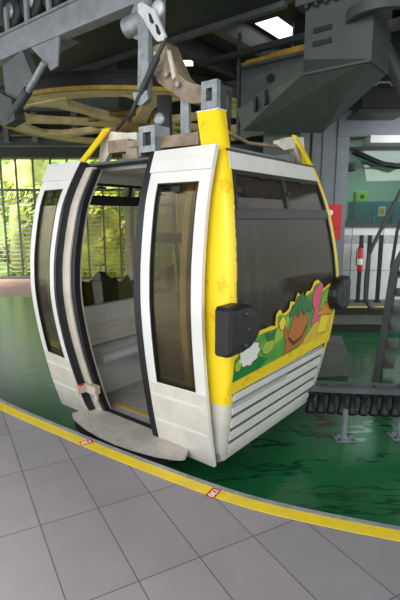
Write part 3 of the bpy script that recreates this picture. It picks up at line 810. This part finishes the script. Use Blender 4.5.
p = post('rf', 2.335, .36, lf, le, M['floral']); p['label'] = 'broad yellow corner post with orange flower print'
post('rf', .36, -.12, lf, lambda z: .06, M['offwhite'], 'lower_corner')
post('rb', 2.31, .36, lambda z: .10, lambda z: .10, M['floral']); post('rb', .36, -.12, lambda z: .14, lambda z: .06, M['offwhite'], 'lower_corner')
post('lf', 2.36, .36, lambda z: .12, lambda z: .06, M['floral']); post('lf', .36, -.12, lambda z: .14, lambda z: .06, M['offwhite'], 'lower_corner')
post('lb', 2.31, .36, lambda z: .14, lambda z: .06, M['floral']); post('lb', .36, -.12, lambda z: .14, lambda z: .06, M['offwhite'], 'lower_corner')
# top cap of the near post
def post_cap():
    z = 2.335; u0 = -BE*S(z)-.004; v0 = VL(z)-.004
    m = MB(); m.box(v0-.002, v0+.10, u0-.002, u0+.183, z-ZB-.006, z-ZB+.004); m.build('post_cap', M['offwhite'], G)
post_cap()

# ---- end walls -------------------------------------------------------
def decal(fn, poly, d, name, material, parent, th=.0012):
    bm = bmesh.new()
    vs = [bm.verts.new((a, 0, z)) for a, z in poly]
    for tri in tessellate_polygon([[Vector((a, z, 0)) for a, z in poly]]):
        try: bm.faces.new([vs[i] for i in tri])
        except ValueError: pass
    zmin = min(z for a, z in poly); zmax = max(z for a, z in poly); z = math.ceil(zmin/.05)*.05
    while z < zmax:
        bmesh.ops.bisect_plane(bm, geom=bm.verts[:]+bm.edges[:]+bm.faces[:], plane_co=(0, 0, z), plane_no=(0, 0, 1)); z += .05
    r = bmesh.ops.extrude_face_region(bm, geom=bm.faces[:])
    for g_ in r['geom']:
        if isinstance(g_, bmesh.types.BMVert): g_.co.y = 1
    m = MB(); m.frombm(bm, lambda a, y, z: fn(a, z, d+y*th))
    return m.build(name, material, parent)
def ell(cx, cz, rx, rz, n=18, rot=0): 
    return [(cx+rx*math.cos(2*PI*k/n)*math.cos(rot)-rz*math.sin(2*PI*k/n)*math.sin(rot), cz+rx*math.cos(2*PI*k/n)*math.sin(rot)+rz*math.sin(2*PI*k/n)*math.cos(rot)) for k in range(n)]
def scallop(cx, cz, rx, rz, lobes, amp=.12, n=60): 
    return [(cx+rx*(1+amp*math.cos(lobes*2*PI*k/n))*math.cos(2*PI*k/n), cz+rz*(1+amp*math.cos(lobes*2*PI*k/n))*math.sin(2*PI*k/n)) for k in range(n)]
OUT = [(-.01, .44), (1.635, .475), (1.65, .87), (1.551, 1.025), (1.44, 1.05), (1.322, 1.017), (1.29, 1.045), (1.25, 1.085), (1.189, 1.11), (1.125, 1.10), (1.09, 1.06), (1.05, 1.03), (.993, 1.035), (.95, .985), (.92, .985), (.87, 1.02), (.831, 1.045), (.805, 1.01), (.794, .974), (.75, .985), (.716, .99), (.701, .941), (.66, .92), (.596, .911), (.575, .945), (.54, .95), (.503, .927), (.50, .87), (.51, .834), (.44, .85), (.377, .845), (.30, .845), (.216, .836), (.08, .78), (-.03, .73)]
INN = [(0, .535), (1.585, .575), (1.61, .86), (1.522, 1.0), (1.43, 1.022), (1.306, .992), (1.26, 1.03), (1.19, 1.08), (1.131, 1.07), (1.095, 1.025), (1.008, 1.005), (.944, .955), (.90, .965), (.847, 1.01), (.824, .95), (.745, .962), (.729, .912), (.607, .884), (.564, .918), (.528, .906), (.546, .811), (.397, .818), (.235, .81), (.10, .76), (.0, .70)]
def end_wall(fn, fnt, side):
    lo_ = lambda z: (VL(z) if side == 'r' else VL(z, 1.8))+.05
    hi_ = lambda z: VH(z)-.095
    mid = .745
    zd0, zd1 = (1.615, 1.67) if side == 'r' else (1.735, 1.815)
    # white top header, roof side
    w_ = sheet(fn, lambda z: lo_(z)-.01, lambda z: hi_(z)+.01, 1.93, 2.045, -.03, .006); w_ = w_.build('end_header', M['white'], G)
    f = MB(); frame(fn, lo_, hi_, .42, 1.93, .022, .02, -.03, .004, m=f)
    sheet(fn, lo_, hi_, zd0, zd1, -.03, .007, m=f)
    f = f.build('window_frame', M['blackframe'], G)
    gl = M['endglass'] if side == 'r' else M['clear']
    sheet(fn, lambda z: lo_(z)+.02, lambda z: hi_(z)-.02, .44, zd0, -.014, -.008, na=2).build('window_pane', gl, f)
    for a, b in ((lambda z: lo_(z)+.02, lambda z: mid+.02), (lambda z: mid-.02, lambda z: hi_(z)-.02)):
        s_ = frame(fn, a, b, zd1, 1.915, .02, .018 if side == 'r' else .008, -.022, .010).build('sliding_window', M['blackframe'], G)
        sheet(fn, lambda z: a(z)+.018, lambda z: b(z)-.018, zd1+.008, 1.9, -.012, -.006).build('window_pane', gl, s_)
        c_ = lambda z: (a(z)+b(z))/2
        sheet(fn, lambda z: c_(z)-.05, lambda z: c_(z)+.05, 1.888, 1.905, .01, .022).build('latch', M['black'], s_)
        if side == 'r': sheet(fn, lambda z: a(z)+.005, lambda z: a(z)+.04, 1.78, 1.81, .01, .035).build('latch', M['black'], s_)
    # lower white panel with pressed ribs
    p_ = sheet(fn, lambda z: lo_(z)-.01, lambda z: hi_(z)+.01, -.12, .45, -.03, .002).build('lower_panel', M['offwhite'], G)
    r_ = MB()
    for z in (.385, .275, .165, .055, -.06): sheet(fn, lambda z: lo_(z)+.02, lambda z: hi_(z)-.03, z, z+.05, .002, .014, m=r_)
    r_.build('rib', M['white'], p_)
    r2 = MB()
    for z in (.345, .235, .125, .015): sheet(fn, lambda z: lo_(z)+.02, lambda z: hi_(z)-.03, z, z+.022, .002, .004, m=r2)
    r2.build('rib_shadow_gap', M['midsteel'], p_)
    sheet(fn, lambda z: lo_(z)+.02, lambda z: lo_(z)+.80, .33, .372, .004, .0085).build('vent_strip', M['perf'], p_)
    rv = MB()
    for z in [-.08+.06*i for i in range(8)]:
        for t_ in (lo_(z)+.008, hi_(z)-.012):
            rv.lathe([(.007, 0), (.004, .005)], (0, 0, 0), 8, 'z', lambda x, y, zz, z=z, t_=t_: fn(t_+x, z+y, .002+zz))
    rv.build('rivet', M['galv'], p_)
    # sticker
    flip = (lambda v: v) if side == 'r' else (lambda v: 1.62-v)
    dd = lambda poly, d, nm, mt, par: decal(fn, [(flip(a), z) for a, z in poly], d, nm, M[mt], par)
    sk = dd(OUT, .0055, 'sticker', 'floral', G)
    decal(fn, [(flip(a), z) for a, z in OUT], -.005, 'sticker_backing', M['st_black'], sk)
    if side == 'l': return
    dd(INN, .0072, 'landscape_print', 'st_green', sk)
    for poly, mt in (([(.0, .535), (.35, .545), (.45, .60), (.3, .65), (.15, .66), (.0, .70)], 'st_dkgreen'),
                     ([(.95, .56), (1.585, .575), (1.6, .75), (1.4, .80), (1.2, .72), (1.05, .62)], 'st_ochre'),
                     ([(.30, .70), (.42, .80), (.54, .80), (.66, .87), (.72, .9), (.68, .74), (.5, .68)], 'st_lime'),
                     ([(1.3, .82), (1.6, .80), (1.58, .9), (1.5, .985), (1.40, 1.0), (1.32, .95)], 'st_lime')):
        dd(poly, .0088, 'hill_print', mt, sk)
    def ol(poly, d, nm, mt, par, k=.008):
        cx_ = sum(a for a, _ in poly)/len(poly); cz_ = sum(z for _, z in poly)/len(poly); n_ = len(poly); big = []
        for i_ in range(n_):
            (ax, az), (bx_, bz), (cx2, cz2) = poly[i_-1], poly[i_], poly[(i_+1) % n_]
            tx, tz = cx2-ax, cz2-az; L_ = math.hypot(tx, tz) or 1; nx, nz_ = tz/L_, -tx/L_
            if nx*(bx_-cx_)+nz_*(bz-cz_) < 0: nx, nz_ = -nx, -nz_
            big.append((bx_+nx*k, bz+nz_*k))
        o_ = dd(poly, d, nm, mt, par); decal(fn, [(flip(a), z) for a, z in big], d-.0007, 'print_outline', M['st_dkbrown'], sk); return o_
    ol(scallop(.175, .70, .125, .085, 9, .08), .0104, 'white_bush_print', 'st_white', sk)
    ol(ell(.43, .695, .085, .055), .0104, 'green_bud_print', 'st_lime', sk); ol([(.40, .745), (.36, .80), (.46, .79), (.52, .82), (.50, .74)], .0118, 'bud_leaf_print', 'st_dkgreen', sk)
    ol(ell(.045, .65, .04, .045), .0104, 'green_bud_print', 'st_lime', sk)
    ol([(.70, .56), (1.03, .60), (1.06, .70), (1.05, .80), (1.0, .88), (.92, .915), (.83, .90), (.765, .82), (.73, .70)], .0104, 'brown_root_print', 'st_brown', sk)
    ol([(.70, .665), (.66, .74), (.635, .80), (.66, .80), (.70, .75), (.75, .69)], .0104, 'root_arm_print', 'st_brown', sk)
    ol([(.73, .71), (.85, .64), (.98, .665), (1.06, .76), (1.06, .74), (.98, .645), (.85, .615), (.73, .69)], .0118, 'vine_print', 'st_dkbrown', sk)
    for k_, (cx, cz, rx, rz, rot) in enumerate([(.77, .91, .07, .03, .5), (.82, .95, .07, .03, 1.1), (.90, .965, .07, .03, 1.6), (.98, .945, .07, .03, 2.2), (1.04, .90, .07, .03, 2.7), (.87, .91, .07, .028, 1.3), (.95, .905, .07, .028, 2.0)]):
        ol(ell(cx, cz, rx, rz, 14, rot), .0122+.0004*k_, 'leaf_print', 'st_dkgreen', sk)
    ol([(.59, .785), (.545, .85), (.60, .90), (.655, .85), (.63, .79)], .0118, 'yellow_leaf_print', 'st_yellow', sk)
    ol(ell(1.19, .955, .085, .095), .0104, 'pink_flower_print', 'st_pink', sk); ol(ell(1.24, 1.03, .055, .045), .0110, 'pink_flower_print', 'st_pink', sk)
    ol([(1.13, .73), (1.30, .74), (1.26, .86), (1.18, .87)], .0110, 'pink_petal_print', 'st_pink', sk)
    ol([(1.28, .62), (1.47, .60), (1.52, .75), (1.33, .78)], .0112, 'yellow_block_print', 'st_yellow', sk)
    ol([(1.24, .79), (1.56, .76), (1.54, .80), (1.47, .82), (1.46, .87), (1.36, .885), (1.33, .83), (1.25, .82)], .0120, 'orange_hat_print', 'st_orange', sk)
    ol(ell(1.49, .93, .035, .04), .0112, 'pale_disc_print', 'st_white', sk)
end_wall(ER, ERt, 'r'); end_wall(EL, ELt, 'l')

# ---- bumper pads ------------------------------------------------------
def bumper(fn, poly, parent, d=.11):
    cx = sum(a for a, _ in poly)/len(poly); cz = sum(z for _, z in poly)/len(poly)
    m = MB(); n = len(poly); vs = []
    for k_, (sc, dd_) in enumerate([(1.0, 0), (1.0, d*.6), (.96, d*.85), (.86, d), (.55, d*1.04)]):
        vs += [fn(cx+(a-cx)*sc, cz+(z-cz)*sc, dd_) for a, z in poly]
    fs = [(r_*n+i, r_*n+(i+1) % n, (r_+1)*n+(i+1) % n, (r_+1)*n+i) for r_ in range(4) for i in range(n)]
    fs += [tuple(range(n)), tuple(range(4*n, 5*n))]
    m.add(vs, fs, False); b_ = m.build('bumper_pad', M['rub'], parent)
    for a, z in ((cx-.03, cz+.10), (cx+.0, cz), (cx-.03, cz-.10)):
        bl = MB(); bl.lathe([(.016, 0), (.016, .012), (.008, .014)], (0, 0, 0), 10, 'z', lambda x, y, zz, a=a, z=z: fn(a+x, z+y, d*1.02+zz))
        bl.build('bolt', M['darksteel'], b_)
def rnd_poly(v0, v1, z0, z1, r): 
    pts = [(v0+.02, z0), (v0, z0+.02), (v0, z1-.02), (v0+.02, z1)]
    for k_ in range(9):
        a = PI/2-PI*k_/8; pts.append((v1-r+r*math.cos(a), (z0+z1)/2+((z1-z0)/2)*math.sin(a)))
    return pts
# a constant-depth plane for the pads near the corner so that they wrap the post
padfn = lambda v, z, d: gp(v, -BE*S(.95)-.0-d, z)
bumper(padfn, rnd_poly(-.245, .125, .785, 1.095, .20), G)
bumper(padfn, [(1.575-(a-(-.2))+.20, z) for a, z in rnd_poly(-.2, .16, .79, 1.09, .20)], G, .09)
padl = lambda v, z, d: gp(v, UE+BE*S(.95)+d, z)
bumper(padl, rnd_poly(-.2, .16, .79, 1.09, .20), G); bumper(padl, [(1.60-(a+.2)+.20, z) for a, z in rnd_poly(-.2, .16, .79, 1.09, .20)], G)

# ---- roof, floor, step ------------------------------------------------
m = MB(); m.bbox(.09, 1.44, -.01, 1.56, 2.035-ZB, 2.065-ZB, .01); rf = m.build('roof', M['darksteel'], G)
m = MB(); m.bbox(.20, 1.40, .03, 1.52, 2.005-ZB, 2.035-ZB, .008); m.build('ceiling_panel', M['inter'], rf)
m = MB(); m.bbox(.42, 1.1, .4, 1.15, 1.995-ZB, 2.006-ZB, .006); m.build('ceiling_vent', M['perf'], rf)
m = MB(); m.box(.05, 1.55, .0, 1.55, -.115-ZB, -.05-ZB); fl = m.build('cabin_floor', M['interfloor'], G)
m = MB(); m.box(.17, .21, .4, 1.3, -.05-ZB, -.045-ZB); m.build('ochre_strip', M['ochre'], fl)
m = MB(); m.box(.02, .06, .45, 1.3, -.05-ZB, -.035-ZB); m.build('sill_edge', M['seal'], fl)
so = [(1.36, .02), (1.40, -.19), (1.36, -.215), (1.24, -.25), (1.08, -.282), (.90, -.298), (.72, -.298), (.54, -.275), (.36, -.235), (.24, -.19), (.19, -.16), (.17, -.13), (.22, -.02), (.3, .02)]
m = MB(); m.prism(so, -.075-ZB, -.045-ZB, lambda a, b, c: (b, a, c)); sp = m.build('step_plate', M['step'], G)
m = MB(); m.prism([(a*.985+.01, b+.012 if b < 0 else b) for a, b in so if a >= .36 or b >= 0], -.16-ZB, -.075-ZB, lambda a, b, c: (b, a, c)); m.build('step_skirt', M['black'], sp)
rv = MB()
for a, b in so[2:11]: rv.lathe([(.008, 0), (.005, .005)], (b+.025, a, -.045-ZB), 8)
rv.build('rivet', M['galv'], sp)
m = MB(); m.bbox(.1, 1.5, .1, 1.45, -.22-ZB, -.115-ZB, .02); m.build('underframe', M['darksteel'], G)
# chain-end loop at the far lower corner
m = MB(); q = [(1.50, -.03), (1.66, -.05), (1.70, -.02), (1.66, .03), (1.5, .02)]
m.tube([(a, -.04+b, -.09-ZB+.0) for a, b in q], .014, 8); m.build('towing_loop', M['galv'], G)

# ---- benches ------------------------------------------------------------
def bench(sgn, ub):
    uu = lambda d: ub-sgn*d     # d inwards from the end wall
    fr = [(0, .40), (.22, .40), (.28, .385), (.305, .345), (.28, .31), (.24, .30), (.0, .34)]
    m = MB(); m.prism(fr, .16, 1.44, lambda a, b, c: gp(c, uu(a), b)); s_ = m.build('bench', M['inter'], G)
    m = MB(); m.tube([gp(.14, uu(.265), .35), gp(1.46, uu(.265), .35)], .046, 14); m.build('seat_nose', M['seat'], s_)
    m = MB(); m.prism([(.02, .40), (.24, .405), (.24, .418), (.02, .43)], .17, 1.43, lambda a, b, c: gp(c, uu(a), b)); m.build('seat_pad', M['seat'], s_)
    m = MB(); m.prism([(.18, .31), (.15, .31), (.10, -.05), (.13, -.05)], .18, 1.42, lambda a, b, c: gp(c, uu(a), b)); m.build('front_panel', M['inter'], s_)
    m = MB(); m.prism([(.02, .44), (.07, .44), (.02, .80), (-.04, .80)], .14, 1.46, lambda a, b, c: gp(c, uu(a), b)); m.build('backrest', M['inter'], s_)
    m = MB()
    for z in (.47, .54, .6): m.prism([(.06-(z-.44)*.14, z), (.085-(z-.44)*.14, z), (.085-(z-.44)*.14, z+.03), (.055-(z-.44)*.14, z+.03)], .15, 1.45, lambda a, b, c: gp(c, uu(a), b))
    m.build('backrest_slat', M['alum'], s_)
bench(1, 1.66); bench(-1, -.03)
# latch block on the left jamb
m = MB(); m.bbox(-.23, -.10, 1.25, 1.30, .17-ZB, .235-ZB, .008); lt = m.build('door_arm', M['beige'], G)
m = MB(); m.bbox(-.15, -.09, 1.13, 1.27, .17-ZB, .24-ZB, .006); m.tube([(-.12, 1.15, .10-ZB), (-.12, 1.15, .2-ZB)], .018, 10); m.build('arm_pivot', M['beige'], lt)
m = MB(); m.box(-.20, -.16, 1.26, 1.29, .235-ZB, .242-ZB); m.build('red_mark', M['redsign'], lt)

# ---- roof frame and hanger (parts of the cabin) --------------------------
def uzp(poly, v0, v1, name, mt, par): 
    m = MB(); m.prism(poly, v0, v1, lambda a, b, c: gp(c, a, b)); return m.build(name, M[mt], par)
def vzp(poly, u0, u1, name, mt, par):
    m = MB(); m.prism(poly, u0, u1, lambda a, b, c: gp(a, c, b)); return m.build(name, M[mt], par)
cb = uzp([(1.22, 2.14), (1.22, 2.235), (.98, 2.23), (.98, 2.21), (.28, 2.205), (.28, 2.12)], .16, .25, 'roof_crossbar', 'rust', G)
uzp([(1.0, 2.06), (1.0, 2.15), (.88, 2.15), (.86, 2.06)], .15, .26, 'bracket_plate', 'rust', cb)
m = MB(); m.tube([gp(.2, .28, 2.165), gp(.2, 1.2, 2.185)], .03, 8); m.build('bar', M['galv'], cb)
bx = MB(); 
frame(lambda a, z, d: gp(.12-d, a, z), .635, .80, 2.10, 2.285, .04, .045, -.14, .02, m=bx); bx = bx.build('hanger_shoe', M['galv'], cb)
m = MB(); m.box(.13, .24, .66, .78, 2.12-ZB, 2.27-ZB); m.build('shoe_core', M['black'], bx)
m = MB(); m.lathe([(.018, -.012), (.045, -.012), (.045, .012), (.018, .012)], (0, 0, 0), 16, 'x', lambda x, y, z: (.18+x, .66+y, 2.335-ZB+z)); m.build('lifting_eye', M['galv'], bx)
# rear and side bars of the roof frame
m = MB(); m.box(1.2, 1.29, .12, 1.5, 2.08-ZB, 2.15-ZB); m.build('roof_crossbar', M['steel'], G)
m = MB(); m.box(.16, 1.29, .84, .98, 2.08-ZB, 2.17-ZB); m.build('roof_crossbar', M['rust'], G)
m = MB(); m.box(.28, 1.2, .20, .26, 2.06-ZB, 2.13-ZB); m.build('roof_bar', M['steel'], G)
# left bracket with yellow edge
lb = uzp([(1.41, 2.35), (1.10, 2.30), (1.0, 2.295), (1.0, 2.235), (1.18, 2.235), (1.35, 2.15), (1.43, 2.06), (1.50, 2.06)], .27, .31, 'roof_bracket', 'bracketwhite', G)
rb = vzp([(.963, 2.23), (1.10, 2.27), (1.25, 2.29), (1.40, 2.31), (1.47, 2.06), (1.40, 2.06), (1.225, 2.20), (1.06, 2.165), (.966, 2.185)], .10, .15, 'roof_bracket', 'bracketwhite', G)
m = MB(); m.tube([gp(.2, .10, 2.20), gp(.55, .12, 2.16), gp(1.0, .12, 2.19)], .014, 8); m.build('roof_hose', M['rust'], G)
HV = .72
hg = uzp([(1.19, 3.06), (1.165, 2.85), (1.10, 2.76), (.96, 2.665), (.83, 2.585), (.74, 2.54), (.56, 2.52), (.56, 2.64), (.72, 2.69), (.80, 2.73), (.87, 2.79), (.925, 2.89), (1.02, 3.07)], HV-.08, HV+.08, 'hanger_arm', 'rust', G)
uzp([(.985, 2.99), (.95, 2.985), (.89, 2.77), (.92, 2.75)], HV-.1, HV-.08, 'stiffener', 'bracketwhite', hg)
pl = MB(); frame(lambda a, z, d: gp(HV-.12-d, a, z), .435, .585, 2.46, 2.665, .045, .055, -.03, .02, m=pl)
hp = pl.build('slotted_plate', M['galv'], G)
m = MB(); m.box(HV-.10, HV+.1, .46, .56, 2.48-ZB, 2.65-ZB); m.build('plate_core', M['darksteel'], hp)
uzp([(.88, 2.14), (.88, 2.60), (.79, 2.58), (.79, 2.14)], HV-.05, HV-.02, 'hanger_post', 'galv', G)
uzp([(.66, 2.14), (.66, 2.56), (.58, 2.54), (.58, 2.14)], HV-.05, HV+.05, 'hanger_post', 'galv', G)
uzp([(1.25, 2.16), (1.25, 2.71), (1.10, 2.69), (1.10, 2.16)], HV+.05, HV+.09, 'damper_plate', 'black', G)
lv = uzp([(1.29, 3.5), (1.15, 3.46), (1.155, 3.1), (1.165, 2.64), (1.20, 2.60), (1.27, 2.60), (1.30, 2.66), (1.275, 3.14)], HV-.14, HV-.09, 'grip_lever', 'galv', G)
uzp([(1.33, 2.70), (1.30, 2.60), (1.22, 2.58), (1.14, 2.62), (1.15, 2.69)], HV-.17, HV-.14, 'clevis', 'galv', lv)
cyl = MB(); a_ = Vector(gp(HV-.06, 1.50, 3.285)); b_ = Vector(gp(HV-.02, 1.21, 3.33))
cyl.tube([a_, b_], .085, 20); gc = cyl.build('grip_cylinder', M['galv'], G)
uzp([(1.46, 3.40), (1.44, 3.2), (1.24, 3.10), (1.15, 3.14), (1.13, 3.5), (1.40, 3.5)], HV-.04, HV+.06, 'grip_body', 'steel', gc)
m = MB(); d_ = (a_-b_).normalized(); m.tube([a_-d_*.01, a_+d_*.004], .055, 18); m.build('bore', M['black'], gc)
lk = uzp([(1.22, 3.37), (1.17, 3.37), (1.03, 3.28), (1.0, 3.22), (.915, 3.06), (.935, 3.03), (1.0, 3.035), (1.03, 3.06), (1.16, 3.24), (1.22, 3.31)], HV-.19, HV-.165, 'link_plate', 'whitelink', G)
for (a, z) in ((1.075, 3.22), (1.0, 3.12)):
    uzp([(a+.02, z+.05), (a-.005, z+.035), (a-.04, z-.035), (a-.02, z-.045), (a+.005, z-.02)], HV-.195, HV-.189, 'slot', 'black', lk)
m = MB(); m.lathe([(.02, -.02), (.06, -.02), (.065, 0), (.06, .02), (.02, .02)], (0, 0, 0), 20, 'x', lambda x, y, z: (HV-.14+x, 1.035+y, 3.30-ZB+z)); m.build('guide_roller', M['whitelink'], G)
rd_ = MB(); rd_.tube([gp(HV-.17, .925, 3.05), gp(HV-.17, 1.345, 2.54)], .018, 10); rd_.tube([gp(HV-.17, 1.02, 2.93), gp(HV-.17, 1.23, 2.68)], .028, 10); rd_.tube([gp(HV-.17, 1.345, 2.54), gp(HV-.3, 1.40, 2.38), gp(HV-.45, 1.2, 2.24)], .014, 8)
rd_.build('strut_rod', M['darksteel'], G)
for a, z in ((1.10, 2.98), (1.06, 2.86), (.98, 2.80), (.86, 2.70), (1.22, 2.66)):
    hb_ = MB().lathe([(.022, 0), (.022, .02)], (0, 0, 0), 8, 'x', lambda x, y, zz, a=a, z=z: (HV-.1+x*-1, a+y, z-ZB+zz)); hb_.build('bolt', M['galv'], hg)
m = MB(); m.lathe([(.02, 0), (.025, .02), (.02, .1), (.026, .12), (.02, .16), (.01, .19)], gp(.30, .13, 2.28), 12); m.tube([gp(.30, .13, 2.06), gp(.30, .13, 2.3)], .02, 8); m.build('rubber_stop', M['rub'], G)
# ================================================================== LIGHT
W = bpy.data.worlds.new('overcast'); scene.world = W; W.use_nodes = True
nt = W.node_tree; bg = nt.nodes['Background']
tc = nt.nodes.new('ShaderNodeTexCoord'); sx = nt.nodes.new('ShaderNodeSeparateXYZ'); nt.links.new(tc.outputs['Generated'], sx.inputs[0])
r = nt.nodes.new('ShaderNodeValToRGB'); r.color_ramp.elements[0].position = .0; r.color_ramp.elements[0].color = (.55, .6, .52, 1)
r.color_ramp.elements[1].position = .25; r.color_ramp.elements[1].color = (.95, .98, 1.0, 1)
nt.links.new(sx.outputs[2], r.inputs['Fac']); nt.links.new(r.outputs['Color'], bg.inputs['Color'])
bg.inputs['Strength'].default_value = 2.1
def lamp(name, typ, loc, target, energy, size=1, color=(1, 1, 1), sizey=None):
    l = bpy.data.lights.new(name, typ); o = bpy.data.objects.new(name, l); COL.objects.link(o)
    o.location = loc; o.rotation_euler = (Vector(target)-Vector(loc)).to_track_quat('-Z', 'Y').to_euler()
    l.energy = energy; l.color = color
    if typ == 'AREA':
        l.size = size
        if sizey: l.shape = 'RECTANGLE'; l.size_y = sizey
    if typ == 'SUN': l.angle = size
    return o
lamp('sun', 'SUN', (-20, 12, 24), (-2, 22, 0), 9.0, .25, (1, .97, .9))
lamp('opening_fill', 'AREA', (-2.6, -2.2, 4.2), (-.4, 4.2, .9), 210, 4.0, (1, .99, .97), 2.6)  # added area lamp standing in for daylight from the open platform side
lamp('room_fill', 'AREA', (4.6, 11, 3.05), (4.6, 11.0, 0), 45, 1.6, (.95, 1, .95))  # unseen lamp added to brighten the cabinets and box behind the glass
lamp('wall_fill', 'AREA', (4.4, 7.4, 2.9), (3.6, 9, .9), 38, 1.2)  # extra lamp added in front of the panelled wall, only to whiten it
scene.view_settings.view_transform = 'Standard'
scene.view_settings.look = 'None'
scene.view_settings.exposure = 0
